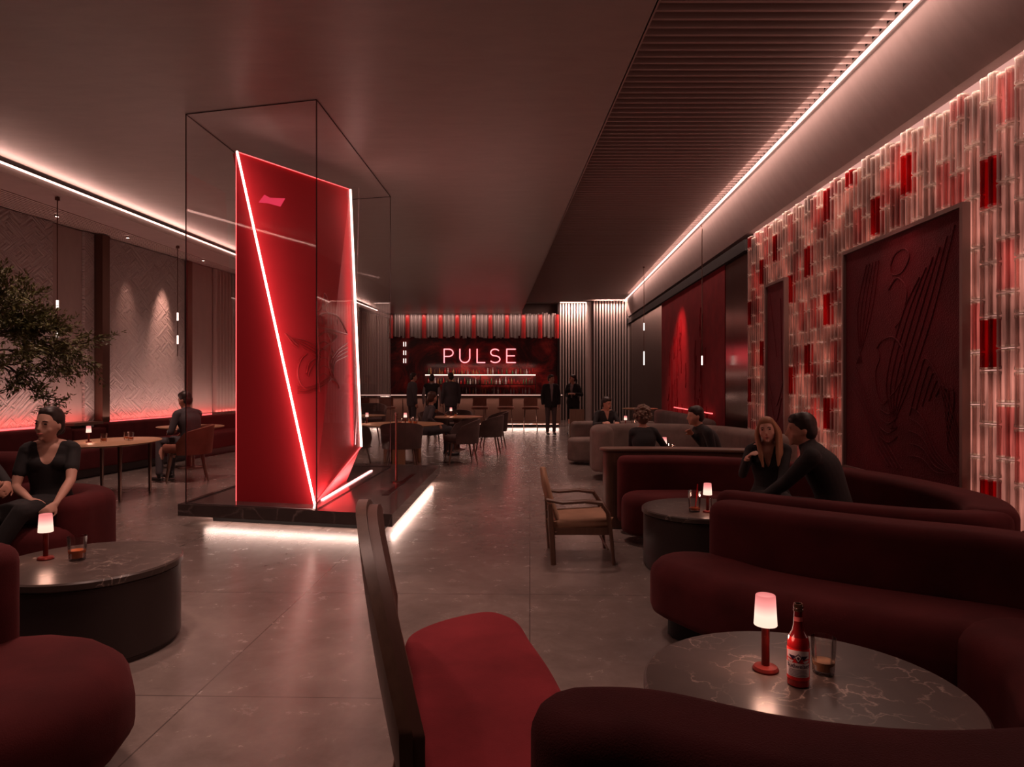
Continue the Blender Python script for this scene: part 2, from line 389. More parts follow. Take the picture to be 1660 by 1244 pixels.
# ---------------------------------------------------------------- the setting
def st(o, label=None): o['kind'] = 'structure'; return o
Y0, Y1 = -1.2, 26.5
st(MB().prism([(-9.5, Y0-.2), (5, Y0-.2), (5, Y1+.3), (-9.5, Y1+.3)], -.2, 0).build('floor', M['floor'], smooth=False))
# main ceiling, flush between the left cove and the slatted recess
st(MB().prism([(XL(Y0), Y0), (XB(Y0), Y0), (XB(24.3), 24.3), (XB(24.3), Y1+.2), (XL(Y1), Y1+.2), (XL(Y1), Y1)], H, H+.12).build('ceiling', M['ceiling'], smooth=False))
st(MB().prism([(-9.6, Y0), (5, Y0), (5, Y1+.3), (-9.6, Y1+.3)], 4.62, 4.75).build('ceiling_upper', M['black'], smooth=False)).name = 'ceiling'
# left dropped soffit: smooth border, fine slats, wall border
def band(fa, fb, ya, yb, z0, z1, n=1):
    return [(fa(ya), ya), (fb(ya), ya), (fb(yb), yb), (fa(yb), yb)], z0, z1
st(MB().prism(*band(lambda y: XL(y)-.62, lambda y: XL(y)-.035, Y0, Y1, 3.88, 3.985)).build('trim_1', M['bulkhead'], smooth=False))
st(MB().prism(*band(lambda y: XL(y)-.70, lambda y: XL(y)-.001, Y0, Y1, 4.10, 4.16)).build('trim_2', M['bulkhead'], smooth=False))
b = MB()
for k in range(11):
    a0 = .64+.068*k
    f = lambda y, a=a0: XL(y)-a
    b.prism(*band(lambda y: XL(y)-a0-.036, lambda y: XL(y)-a0, Y0, Y1, 3.875, 3.92))
b.cur = 1; b.prism(*band(lambda y: XL(y)-1.40, lambda y: XL(y)-.60, Y0, Y1, 3.92, 3.95))
st(b.build('trim_3', [M['soffit'], M['fingap']], smooth=False))
st(MB().prism(*band(lambda y: XW(y)-.3, lambda y: XL(y)-1.36, Y0, 24, 3.86, 3.95)).build('trim_4', M['soffit'], smooth=False))
tag(MB().prism(*band(lambda y: XL(y)-.034, lambda y: XL(y)-.012, 1, 24, 3.975, 3.995)).build('led_strip', M['led_cove'], smooth=False),
    'warm pink light line along the left ceiling cove', 'light strip')
# right slatted recess
b = MB(); y = 2.2
while y < 24.4:
    b.box(((XB(y)+XA(y))/2, y, 4.36), (XA(y)-XB(y)-.14, .026, .07)); y += .125
st(b.build('trim_5', M['slat'], smooth=False))
st(MB().prism(*band(lambda y: XB(y)-.01, lambda y: XB(y)+.015, Y0, 24.3, H, 4.46)).build('trim_6', M['slat'], smooth=False))
st(MB().prism([(XB(24.3), 24.3), (4.6, 24.3), (4.6, 26.6), (XB(24.3), 26.6)], 4.5, 4.56).build('ceiling_far', M['ceiling'], smooth=False)).name = 'ceiling'
# right bulkhead: gently curved face from the cove down to the wall head
rs = []
for i in range(13):
    y = Y0+(Y1-Y0)*i/12; pr = []
    for j in range(9):
        t = j/8; pr.append((XA(y)+(XC(y)-XA(y)+.02)*(t**1.6), y, 4.42-(4.42-3.76)*t))
    pr += [(XC(y)+.35, y, 3.76), (XC(y)+.35, y, 4.42)]
    rs.append(pr)
st(MB().rings(rs).build('trim_7', M['bulkhead']))
tag(MB().prism(*band(lambda y: XA(y)-.06, lambda y: XA(y)-.03, 1, 24, 4.305, 4.325)).build('led_strip', M['led_cove'], smooth=False),
    'bright light line running along the right ceiling cove above the slats', 'light strip')
# walls
def wall_quad(f, ya, yb, z0, z1, d0, d1):   # prism following a wall line, offsets d0 (wall side) to d1 (room side)
    return [(f(ya)+d0, ya), (f(ya)+d1, ya), (f(yb)+d1, yb), (f(yb)+d0, yb)], z0, z1
st(MB().prism(*wall_quad(XW, Y0, Y1, 0, H+.1, -.25, 0)).build('wall_left', M['darkwall'], smooth=False))
st(MB().prism(*wall_quad(XC, Y0, Y1, 0, 4.5, .18, .4)).build('wall_right', M['darkwall'], smooth=False))
st(MB().box((-2, Y1+.15, 2.3), (14, .25, 4.6)).build('wall_back', M['backwall'], smooth=False))
st(MB().box((-2, Y0-.15, 2.3), (15, .25, 4.6)).build('wall_front', M['darkwall'], smooth=False))
def panel(name, label, cat, m, f, ya, yb, z0, z1, d0, d1):
    return tag(MB().prism(*wall_quad(f, ya, yb, z0, z1, d0, d1)).build(name, m, smooth=False), label, cat)
panel('wall_panel', 'rough chiselled stone wall panel behind the olive tree', 'wall panel', M['stonewall'], XW, 4.2, 10.35, 0, 3.86, 0, .07)
panel('wall_panel', 'narrow strip of chiselled stone beside the dark column on the left wall', 'wall panel', M['stonewall'], XW, 10.98, 11.18, 0, 3.86, 0, .07)
panel('wall_panel', 'rough stone wall panel lit by a spotlight, right of the dark column', 'wall panel', M['stonewall'], XW, 11.36, 13.55, 0, 3.86, 0, .07)
panel('pilaster', 'smooth pale pilaster between stone panels on left wall', 'pilaster', M['pilaster'], XW, 10.36, 10.97, 0, 3.86, 0, .03)
panel('column', 'slim dark bronze column at the left stone wall', 'column', M['bronze'], XW, 11.19, 11.35, 0, 3.86, 0, .2)
panel('column', 'dark bronze post beside the drape, left of the red monolith', 'column', M['bronze'], XW, 13.57, 13.72, 0, 3.86, 0, .12)
panel('pilaster', 'smooth pale pilaster beside the pleated drape', 'pilaster', M['pilaster'], XW, 13.73, 14.5, 0, 3.86, 0, .06)
def pleats(f, ya, yb, n, amp, z0, z1, d):
    b = MB(); A = []; B = []
    for i in range(n*6+1):
        y = ya+(yb-ya)*i/(n*6); x = f(y)+d+amp*math.sin(2*PI*i/6)
        A.append((x, y, z0)); B.append((x, y, z1))
    for i in range(n*6, -1, -1):
        y = ya+(yb-ya)*i/(n*6); A.append((f(y)+.01, y, z0)); B.append((f(y)+.01, y, z1))
    return b.rings([A, B])
tag(pleats(XW, 14.55, 21.9, 60, .03, 0, 3.86, .1).build('curtain', M['curtain']), 'long pleated drape on the left wall behind the red monolith', 'curtain')
def fins(ax, ay, bx, by, pitch, z0, z1, dep=.06, wd=.055, nrm=(0, -1)):
    b = MB(); A = Vector((ax, ay)); Bv = Vector((bx, by)); L = (Bv-A).length; t = (Bv-A)/L; n = Vector(nrm); k = pitch/2
    rz = math.atan2(t.y, t.x)
    while k < L:
        p = A+t*k+n*dep/2; b.box((p.x, p.y, (z0+z1)/2), (wd, dep, z1-z0), rz); k += pitch
    return b
tw = thing('ribbed_wall_panel', 'ribbed panel on the far left wall seen through the glass case', 'wall panel', (XW(24), 24))
fins(XW(22)+.05, 22, XW(26.3)+.05, 26.3, .16, 0, 4.0, .05, .07, (1, 0)).build('ribs', M['fin'], tw, smooth=False, world=True)
MB().prism(*wall_quad(XW, 22, 26.3, 0, 4.02, 0, .04)).build('backing', M['fingap'], tw, smooth=False, world=True)
# back right ribbed wall with its bumped-out bay
tw = thing('ribbed_wall_panel', 'tall pale vertical ribs on back wall, between the bar and the bumped-out bay', 'wall panel', (2.4, 26))
fins(1.80, 25.95, 3.0, 25.95, .108, 0, 4.48).build('ribs', M['fin'], tw, smooth=False, world=True)
MB().box((2.4, 26.2, 2.25), (1.3, .5, 4.5)).build('backing', M['fingap'], tw, smooth=False, world=True)
tw = thing('ribbed_wall_panel', 'bumped-out bay of tall vertical ribs in the back right corner', 'wall panel', (3.5, 24))
fins(2.86, 24.0, 4.12, 24.0, .1, 0, 4.48).build('ribs', M['fin'], tw, smooth=False, world=True)
fins(2.86, 25.9, 2.86, 24.1, .1, 0, 4.48, nrm=(-1, 0)).build('side_ribs', M['fin'], tw, smooth=False, world=True)
MB().box((3.55, 25.1, 2.25), (1.28, 2.1, 4.5)).build('backing', M['fingap'], tw, smooth=False, world=True)
tag(MB().box((2.4, 25.7, 4.47), (1.15, .05, .03)).build('led_strip', M['led_cove'], smooth=False), 'short light line above the ribs beside the bar', 'light strip')
tag(MB().box((3.5, 23.85, 4.47), (1.2, .05, .03)).build('led_strip', M['led_cove'], smooth=False), 'short light line above the bumped-out ribbed bay', 'light strip')
# right wall: bronze and red panels beyond the glass tubes
panel('wall_panel', 'dark bronze mirrored panel in the far right corner beside the ribs', 'wall panel', M['mirror'], XC, 17.9, 23.9, 0, 3.62, .06, .18)
panel('wall_panel', 'dark bronze mirrored panel between the red panel and the glass tubes', 'wall panel', M['mirror'], XC, 10.72, 12.0, 0, 3.5, .06, .18)
t = thing('wall_panel', 'tall deep red textured panel with running streaks on right wall', 'wall panel', (XC(15), 15))
MB().prism(*wall_quad(XC, 12.0, 17.85, 0, 3.55, .05, .18)).build('fabric', M['velvet_red'], t, smooth=False, world=True)
b = MB(); rr = random.Random(3)
for j in range(44):
    y0 = rr.choice((13.4, 13.8, 15.4, 15.7, 16.2, 16.6))+rr.uniform(-.35, .35); z = rr.uniform(.8, 3.0); L = rr.uniform(.2, 1.1); pts = []
    for k in range(6):
        y0 += rr.uniform(-.05, .05); pts.append((XC(y0)+.045, y0, z-L*k/5))
    b.tube(pts, .012, 5)
b.build('relief_streaks', M['velvet_red'], t, world=True)
tag(MB().prism(*wall_quad(XC, 10.7, 24, 3.5, 3.68, .0, .18)).build('trim_8', M['black'], smooth=False), kind='structure')
light('SPOT', 'panel_spot', (XC(15.6)-.8, 15.2, 3.62), 260, (1, .16, .15), spot=64, blend=.9, radius=.05, target=(XC(15.5), 15.6, 2.2))

# glass tube wall -------------------------------------------------
T = thing('glass_tube_wall', 'backlit wall of stacked clear and red glass tubes on right side', 'tube wall', (XC(6), 6))
MB().prism(*wall_quad(XC, 2.0, 10.68, 0, 3.76, .13, .17)).build('light_panel', emit('tube_backlight', (1, .48, .40), .72), T, smooth=False, world=True)
PITCH, SEG = .092, .40
def tube_seg(L, r):
    b = MB(); pr = [(r*.70, 0), (r, .006), (r*1.0, .02), (r*.93, .032), (r*.93, L-.032), (r, L-.02), (r, L-.006), (r*.70, L)]
    b.lathe(pr, 12)
    for i, f in enumerate(b.f):
        zz_ = sum(b.v[k].z for k in f)/len(f)
        if zz_ < .024 or zz_ > L-.024: b.m[i] = 1
    return b
segm = {}
for nm in ('tube', 'tube_pink', 'tube_red'):
    o = tube_seg(SEG-.008, PITCH*.47).build('glass_tube', [M[nm], M['collar']], T); segm[nm] = o
rr = random.Random(11); first = {k: True for k in segm}; rest = MB(); ncol = 0; y = 3.35; spots = []
while y < 10.64:
    top = 3.53+(.05 if (ncol//2) % 2 else 0)+rr.uniform(-.01, .01); r = 0; z = top+.12 if ncol % 2 else top+.12-SEG*.5*0
    z = top+.12; half = (ncol//2) % 2
    pair = ncol//2
    zz = z
    if half: spots.append((y, zz-SEG/2, SEG/2, pair, -1)); zz -= SEG/2
    while zz > .05:
        spots.append((y, zz-SEG, SEG, pair, r)); zz -= SEG; r += 1
    ncol += 1; y += PITCH
def tcol(pair, r):
    q = random.Random(pair*131+r*17); a = (pair*2+(r+2)*3) % 9
    if a == 0: return 'tube_red'
    if a in (4,) : return 'tube_pink'
    return 'tube' if q.random() > .10 else 'tube_pink'
spots.sort(key=lambda s: s[0]+abs(s[1]-2)*.35+(1000 if (s[2] < SEG or s[0] < 4.0) else 0))
n = 0; midx = {'tube': 0, 'tube_pink': 1, 'tube_red': 2}
for (y, z, L, pair, r) in spots:
    x = XC(y)+.06; k = tcol(pair, r)
    if n < 99 and L == SEG:
        if first[k]: o = segm[k]; first[k] = False
        else: o = segm[k].copy(); COL.objects.link(o); o.parent = T
        o.location = (x-T.location.x, y-T.location.y, z); n += 1
    else:
        rest.cur = midx[k]; f0 = len(rest.f); rest.lathe([(PITCH*.33, 0), (PITCH*.47, .006), (PITCH*.47, .02), (PITCH*.44, .032), (PITCH*.44, L-.04), (PITCH*.47, L-.028), (PITCH*.47, L-.014), (PITCH*.33, L-.008)], 10, (x, y, z))
        for i in range(f0, len(rest.f)):
            q_ = sum(rest.v[k_].z for k_ in rest.f[i])/len(rest.f[i])-z
            if q_ < .024 or q_ > L-.032: rest.m[i] = 3
rest.build('glass_tube', [M['tube'], M['tube_pink'], M['tube_red'], M['collar']], T, world=True, kind='stuff')
strip_light('tube_top_light', XC(3)-.02, 3, XC(10.6)-.02, 10.6, 3.74, .05, 34, CREAM, (.1, 0, -1))
# framed embossed panels
def framed(label, ya, yb, z0, z1, dep, seed, nl):
    yc = (ya+yb)/2; t = thing('framed_panel', label, 'wall panel', (XC(yc), yc, z0)); f = 0.035
    MB().prism(*wall_quad(XC, ya+f, yb-f, z0+f, z1-f, -dep+.03, .02)).build('embossed_leather', M['velvet_red2'], t, smooth=False, world=True)
    b = MB(); b.prism(*wall_quad(XC, ya, ya+f, z0, z1, -dep, .02)); b.prism(*wall_quad(XC, yb-f, yb, z0, z1, -dep, .02))
    b.prism(*wall_quad(XC, ya+f, yb-f, z0, z0+f, -dep, .02)); b.prism(*wall_quad(XC, ya+f, yb-f, z1-f, z1, -dep, .02))
    b.build('frame', M['frame'], t, smooth=False, world=True)
    return t, (lambda u, v: (XC(yb-(yb-ya)*u)-dep+.028, yb-f-(yb-ya-2*f)*u, z1-f-(z1-z0-2*f)*v))
m = M['velvet_red2'] = velvet('embossed_maroon_leather', (.11, .013, .018), .3, .25); bsdf(m).inputs['Roughness'].default_value = .55
vo = nd(m, 'ShaderNodeTexVoronoi'); vo.inputs['Scale'].default_value = 75; ln(m, coords(m), vo.inputs['Vector']); bump(m, vo.outputs['Distance'], .6, .006)
t, uv = framed('large framed maroon leather panel with embossed feathers and leaves, among the glass tubes', 5.22, 7.25, .5, 2.8, .045, 1, 40)
b = MB()
def rel(pts, r=.007): b.tube([uv(u, v) for u, v in cat_rom_uv(pts)], r, 5)
def cat_rom_uv(pts): return [(p.x, p.y) for p in cat_rom([Vector(q) for q in pts], 6)]
for a in range(6): rel([(.95-a*.05, .05+.03*a), (.80-a*.05, .35), (.62-a*.04, .62), (.46+a*.01, .80)], .006)
for a in range(5): rel([(.35-a*.03, .08), (.30-a*.04, .25), (.22-a*.02, .40), (.12+a*.015, .52)], .005)
for a in range(4): rel([(.05+.02*a, .62-.03*a), (.18+.03*a, .72), (.30+.04*a, .86), (.44+.04*a, .96)], .006)
rel([(.33, .46), (.38, .43), (.48, .42), (.56, .47), (.58, .56), (.52, .63), (.45, .67)]); rel([(.33, .46), (.36, .50), (.32, .56), (.33, .64), (.38, .70), (.44, .68)])
for a in range(7): rel([(.62+.05*a, .74-.02*a), (.70+.04*a, .58+.01*a), (.76+.03*a, .52+.03*a), (.90, .66+.03*a), (.98, .80+.02*a)], .006)
for a in range(5): rel([(.62, .70+.05*a), (.72, .74+.04*a), (.82, .86+.02*a), (.95, .93)], .005)
for a in range(4): rel([(.36, .72+.04*a), (.44, .74+.04*a), (.52, .71+.04*a)], .006)
rel([(.46, .12), (.50, .08), (.58, .07), (.62, .11), (.56, .16), (.48, .16), (.46, .12)]); rel([(.44, .22), (.52, .18), (.60, .24), (.56, .34), (.50, .38)])
b.build('relief', M['velvet_red2'], t, world=True)
t, uv = framed('narrow framed maroon panel with faint lines, left of the large framed panel', 8.92, 9.68, .5, 2.8, .04, 2, 8)
b = MB(); rel([(.15, .05), (.35, .25), (.55, .45)]); rel([(.1, .6), (.5, .75), (.9, .6)]); rel([(.2, .7), (.5, .85), (.8, .7)]); rel([(.75, .1), (.8, .4), (.85, .6)])
b.build('relief', M['velvet_red2'], t, world=True)
light('SPOT', 'panel_spot', (XC(6.1)-.55, 6.1, 3.3), 16, (1, .30, .28), spot=75, blend=1, radius=.1, target=(XC(6.1)-.15, 6.1, 2.2))

# left wall lights: downlights and wall-washing spots, pendants
for y_, x_ in ((9.9, -.9), (11.35, -.9), (13.45, -.8)):
    t = thing('downlight', {9.9: 'tiny recessed downlight in left soffit, nearest', 11.35: 'tiny recessed downlight in left soffit before the stone panel', 13.45: 'tiny recessed downlight in left soffit nearest the glass case'}[y_], 'downlight', (XW(y_)+.5, y_, 3.855), group='left soffit downlights')
    MB().lathe([(.035, 0), (.03, -.02)], 14).build('trim_ring', M['bronze'], t)
    MB().lathe([(.022, 0), (.022, -.022)], 12).build('lens', M['led_white'], t)
for y_, e in ((8.3, 170), (11.9, 40), (12.85, 210)):
    light('SPOT', 'wall_spot', (XW(y_)+.38, y_, 3.8), e, (1, .5, .38), spot=34, blend=1, radius=.03, target=(XW(y_)+.06, y_, 2.0))
def pendant(px, Y, yt, segs, yb, label):
    zc = 3.9 if px < 500 else 4.36
    x, _ = XY(px, Y); t = thing('pendant_light', label, 'pendant light', (x, Y, 0)); z = lambda py: 1.4-(py-622)*Y/1100
    MB().tube([(0, 0, zc), (0, 0, z(yb))], .008, 6).build('rod', M['bronze'], t)
    MB().lathe([(.03, zc-.03), (.03, zc-.07)], 12).build('ceiling_mount', M['bronze'], t)
    for a, c in segs: MB().tube([(0, 0, z(a)), (0, 0, z(c))], .016, 8).build('lit_tube', M['filament'], t)
pendant(93, 9.0, 337, [(487, 500), (530, 547)], 575, 'thin hanging rod light with two lit segments beside the tree')
pendant(288, 12.2, 408, [(507, 520), (544, 558)], 578, 'thin hanging rod light with two lit segments near the glass case')
pendant(1044, 17, 0, [(524, 536), (570, 592)], 600, 'thin hanging rod light before the far right bronze mirror')
pendant(1138, 12.5, 0, [(577, 592)], 596, 'thin hanging rod light in front of the red streaked panel')

# ---------------------------------------------------------------- bar
t = thing('bar_counter', 'long bar counter with a lit top edge at the back of the room', 'bar counter', (-1.6, 21.9))
MB().box((-1.6, 22.05, .54), (6.3, .6, .9)).build('front_panel', M['bronze_front'] if 'bronze_front' in M else mat('bar_front', (.22, .12, .09), .5, .2), t, smooth=False, world=True)
MB().box((-1.6, 22.0, 1.02), (6.4, .8, .06)).build('countertop', M['marble'], t, smooth=False, world=True)
MB().box((-1.6, 21.59, 1.03), (6.4, .012, .016)).build('led_edge', emit('bar_edge_led', (1, .58, .46), 1.3), t, smooth=False, world=True)
MB().box((-1.6, 22.1, .045), (6.2, .5, .09)).build('plinth', M['rubber'], t, smooth=False, world=True)
MB().box((-1.6, 21.76, .10), (6.2, .02, .02)).build('foot_led', M['led_white'], t, smooth=False, world=True)
MB().tube([(-4.7, 21.6, .2), (1.5, 21.6, .2)], .02, 8).build('foot_rail', M['bronze'], t, world=True)
for x in (-3.5, -2.2, -.9, .4): MB().box((x, 21.745, .55), (.02, .012, .8)).build('panel_seam', M['bronze'], t, smooth=False, world=True)
# back bar wall with mottled red panel
m = mat('mottled_red_panel', (.05, .008, .008), .35); v = coords(m, (1, 1, 1)); nz = noise_tex(m, v, .8, 8, .7, 1.2)
ln(m, ramp(m, nz, [(.42, (.05, .006, .008)), (.55, (.25, .014, .016)), (.66, (.60, .05, .04))]), bsdf(m).inputs['Base Color'])
tag(MB().box((-1.45, 26.2, 2.1), (6.5, .1, 2.5)).build('wall_panel', m, smooth=False), 'mottled dark red panel behind the neon sign', 'wall panel')
t = thing('back_bar', 'back bar shelving loaded with bottles below the neon sign', 'shelving', (-.9, 25.8))
XS0, XS1 = XY(690, 25.8)[0], XY(868, 25.8)[0]
for z in (1.72, 1.36, 1.0): MB().box(((XS0+XS1)/2, 25.85, z), (XS1-XS0, .34, .03)).build('shelf', M['glassedge'], t, smooth=False, world=True)
for x in (XS0, (XS0+XS1)/2, XS1): MB().box((x, 25.85, 1.0), (.03, .34, 1.5)).build('upright', M['bronze'], t, smooth=False, world=True)
MB().box(((XS0+XS1)/2, 25.67, 1.72), (XS1-XS0, .015, .035)).build('shelf_light', M['led_cove'], t, smooth=False, world=True)
MB().box(((XS0+XS1)/2, 25.95, .48), (XS1-XS0, .4, .96)).build('cabinet', M['darkwood'], t, smooth=False, world=True)
strip_light('shelf_top_light', XS0, 25.72, XS1, 25.72, 2.12, .05, 7, CREAM, (0, .3, -1)); strip_light('shelf_mid_light', XS0, 25.7, XS1, 25.7, 1.66, .05, 5, CREAM, (0, .3, -1))
BP = [[(.036, 0), (.038, .01), (.038, .17), (.014, .23), (.013, .30), (.016, .305), (.016, .32)], [(.045, 0), (.046, .15), (.018, .19), (.016, .26), (.02, .28)], [(.03, 0), (.032, .2), (.012, .25), (.012, .31)]]
bm_ = [mat('amber_bottle', (.32, .14, .05), .15, coat=.5), mat('clear_bottle', (.50, .42, .40), .12, coat=.6), M['bottle_red'], M['bottle_dark'], mat('green_bottle', (.08, .13, .06), .15, coat=.5)]
protos = {}; rr = random.Random(5)
def bottle(x, y, z, label, grp, sc=1):
    k = (rr.randrange(3), rr.randrange(5))
    if k in protos: o = protos[k].copy(); COL.objects.link(o)
    else: o = protos[k] = MB().lathe(BP[k[0]], 10).build('bottle', bm_[k[1]])
    o.location = (x, y, z); o.scale = (sc,)*3; tag(o, label, 'bottle', grp)
for row, (z, n_, lb) in enumerate(((1.735, 38, 'bottle on the top shelf of the back bar'), (1.375, 36, 'bottle on the middle shelf of the back bar'), (1.015, 34, 'bottle on the lowest shelf of the back bar'))):
    for k in range(n_):
        x = XS0+.06+(XS1-XS0-.12)*(k+.5+rr.uniform(-.2, .2))/n_
        if abs(x-(XS0+XS1)/2) < .05: continue
        bottle(x, 25.8+rr.uniform(-.03, .03), z, lb, lb.replace('bottle', 'bottles'), rr.uniform(.62, .86))
# hanging tube canopy above
t = thing('tube_canopy', 'canopy of hanging grey and red tubes above the bar wall', 'canopy', (-1.6, 25.9)); k = 0; x = XY(634, 25.9)[0]; hm_ = (mat('grey_hanging_tube', (.30, .25, .24), .3, coat=.3), mat('red_hanging_tube', (.40, .02, .02), .3, coat=.3)); hp = [None, None]; xe = XY(905, 25.9)[0]
while x < xe:
    red = k % 8 in (0,)
    if hp[red] is None: o = hp[red] = MB().lathe([(.085 if red else .045, 0), (.085 if red else .045, .9)], 10).build('hanging_tube', hm_[red], t)
    else: o = hp[red].copy(); COL.objects.link(o)
    if red: o['label'] = 'red hanging tube'
    o.location = (x-t.location.x, -.05+.05*(k % 2), 3.12+(0 if red else rr.uniform(0, .1))); x += .079; k += 1
strip_light('canopy_light', -4.4, 25.6, 1.6, 25.6, 3.98, .08, 18, WARM, (0, .45, -1))
# PULSE neon
SG = thing('neon_sign', 'glowing red neon sign reading PULSE on the bar wall', 'sign', (XY(777, 26.1)[0], 26.08, 2.46))
def stroke(pts, c=6, smooth=False):
    return pts
zt, zb = 2.72, 2.205; sx = lambda px: XY(px, 26.08)[0]
def arc(cx, cz, rx, rz, a0, a1, n=14): return [(cx+rx*math.cos(R(a0+(a1-a0)*k/n)), cz+rz*math.sin(R(a0+(a1-a0)*k/n))) for k in range(n+1)]
hh = zt-zb
letters = {'P': [[(sx(720), zb), (sx(720), zt), (sx(727), zt)]+arc(sx(727.5), zt-hh*.27, (sx(734)-sx(727)), hh*.27, 90, -90)+[(sx(720), zt-hh*.54)]],
 'U': [[(sx(745.5), zt), (sx(745.5), zb+hh*.36)]+arc(sx(753.5), zb+hh*.36, sx(761.5)-sx(753.5), hh*.36, 180, 360)+[(sx(761.5), zt)]],
 'L': [[(sx(773.5), zt), (sx(773.5), zb), (sx(786), zb)]],
 'S': [arc(sx(802.5), zt-hh*.25, sx(809)-sx(802), hh*.25, 35, 270)+arc(sx(802.5), zb+hh*.25, sx(810)-sx(802), hh*.25, 90, -145)],
 'E': [[(sx(835.5), zt), (sx(821.5), zt), (sx(821.5), zb), (sx(835.5), zb)], [(sx(821.5), (zt+zb)/2), (sx(834), (zt+zb)/2)]]}
for ch, sts in letters.items():
    b = MB()
    for s_ in sts:
        for i in range(len(s_)-1):
            a, c = s_[i], s_[i+1]; b.tube([(a[0], 26.08, a[1]), (c[0], 26.08, c[1])], .021, 8); b.ball((a[0], 26.08, a[1]), .021, 8); b.ball((c[0], 26.08, c[1]), .021, 8)
    tag(b.build('neon_letter', M['neon'], SG, world=True), 'neon letter '+ch)
light('AREA', 'neon_light', (XY(777, 26)[0], 25.98, 2.46), 5, (1, .04, .06), 2.9, (R(-90), 0, 0), .5)
for k, py in enumerate((561, 577, 592)):
    pass
t = thing('wall_light', 'column of three small double light bars left of the neon sign', 'wall light', (XY(655, 26)[0], 26.1, 2.2))
for py in (558, 572, 585):
    z = 1.4-(py-622)*26/1100
    for dx in (-.03, .05): MB().box((t.location.x+dx, 26.08, z), (.025, .03, .17)).build('lit_bar', M['filament'], t, smooth=False, world=True)

# ---------------------------------------------------------------- red monolith in its glass case
c4 = [(-3.27, 6.64), (-1.08, 6.12), (-1.04, 9.75), (-3.22, 10.25)]
t = thing('display_plinth', 'low dark marble plinth with light glowing beneath it, under the glass case', 'plinth', (-2.15, 8.2))
MB().prism(c4, .105, .22).build('slab', M['marble2'], t, smooth=False, world=True)
ci = [(-3.05, 6.92), (-1.22, 6.48), (-1.2, 9.5), (-3.05, 9.95)]
MB().prism(ci, 0, .105).build('recessed_base', M['rubber'], t, smooth=False, world=True)
b = MB()
for i in range(4):
    a = Vector(ci[i]); c = Vector(ci[(i+1) % 4]); d = (c-a).normalized(); nn = Vector((d.y, -d.x))
    b.prism([a+nn*.0, c+nn*.0, c+nn*.03, a+nn*.03], .06, .085)
b.build('led_strip', M['led_cove'], t, smooth=False, world=True)
strip_light('plinth_glow', -3.1, 6.84, -1.25, 6.40, .095, .06, 4.5, CREAM, (0, -.6, -1)); strip_light('plinth_glow', -1.15, 6.5, -1.12, 9.6, .095, .06, 10, CREAM, (.6, 0, -1))
strip_light('plinth_glow', -3.12, 7.0, -3.1, 9.9, .095, .06, 5, CREAM, (-.6, 0, -1))
MB().prism([(-1.37, 7.15), (-1.30, 7.17), (-1.25, 8.8), (-1.31, 8.8)], .22, .226).build('floor_slot', mat('slot_dark_red', (.04, .004, .005), .2), t, smooth=False, world=True)
MB().prism([(-1.93, 6.85), (-1.90, 6.85), (-1.88, 9.15), (-1.91, 9.15)], .22, .232).build('led_line', M['led_pink'], t, smooth=False, world=True)
strip_light('plinth_line_light', -1.84, 6.7, -1.80, 8.9, .25, .03, 14, (1, .40, .37), (-.35, 0, 1))
# glass case
A_, B_, C_, D_ = (-3.2, 6.66), (-1.82, 6.32), (-1.72, 9.6), (-3.12, 9.94)
t = thing('glass_case', 'tall clear glass case from plinth to ceiling around the red monolith', 'glass case', (-2.45, 8.1, .22))
def paneb(a, c, nm):
    a, c = Vector(a), Vector(c); d = (c-a).normalized(); nn = Vector((-d.y, d.x))*.006; a2, c2 = a+d*.012, c-d*.012
    MB().prism([a2-nn, c2-nn, c2+nn, a2+nn], .225, H-.005).build('glass_pane', M['pane'], t, smooth=False, world=True)
for a, c in ((A_, B_), (B_, C_), (C_, D_), (D_, A_)): paneb(a, c, '')
for q in (A_, B_, C_, D_): MB().box((q[0], q[1], (H+.22)/2), (.009, .009, H-.23)).build('corner_joint', M['glassedge'], t, smooth=False, world=True)
b = MB()
for a, c in ((A_, B_), (B_, C_), (C_, D_), (D_, A_)):
    for z in (H-.006, .226): b.tube([(*a, z), (*c, z)], .005, 4)
b.build('seam_channel', M['glassedge'], t, smooth=False, world=True)
# monolith: front triangle T1 P1 P2, right quad T1 P2 P3 T3
P1 = Vector((-2.76, 6.80, .22)); T1 = Vector((-2.76, 6.80, 3.72)); P2 = Vector((-1.93, 6.62, .22)); P3 = Vector((-1.785, 8.0, .651)); T3 = Vector((-1.985, 8.3, 3.77))
P4 = Vector((-2.75, 8.9, .22)); T4 = Vector((-2.72, 8.5, 3.8)); P5 = Vector((-2.0, 8.2, .22))
t = thing('red_monolith', 'tall faceted glowing red monument with embossed emblem inside the glass case', 'sculpture', (-2.35, 7.6, .22))
front = MB().add([P1, P2, T1, P1+Vector((0, .12, 0)), P2+Vector((-.02, .14, 0)), T1+Vector((.02, .12, -.08))], [(0, 1, 2), (3, 5, 4), (0, 3, 4, 1), (1, 4, 5, 2), (2, 5, 3, 0)]); front.build('front_facet', M['redpanel'], t, smooth=False, world=True)
q = Vector((-.06, .05, 0))
MB().add([P2, P3, T3, T1, P2+q, P3+q, T3+q, T1+q], [(0, 1, 2), (0, 2, 3), (7, 6, 4), (6, 5, 4), (0, 4, 5, 1), (1, 5, 6, 2), (2, 6, 7, 3), (3, 7, 4, 0)]).build('right_facet', M['redpanel'], t, smooth=False, world=True)
MB().add([T1, T3, T4, P1, P4, P3, P5, P2], [(0, 1, 2), (3, 0, 2, 4), (4, 2, 1, 5), (4, 5, 6), (3, 4, 6, 7), (7, 6, 5)]).build('back_shell', M['redpanel'], t, smooth=False, world=True)
def ledbar(a, c, r=.014, m='led_white', nm='led_edge'): MB().tube([a, c], r, 6).build(nm, M[m], t, world=True)
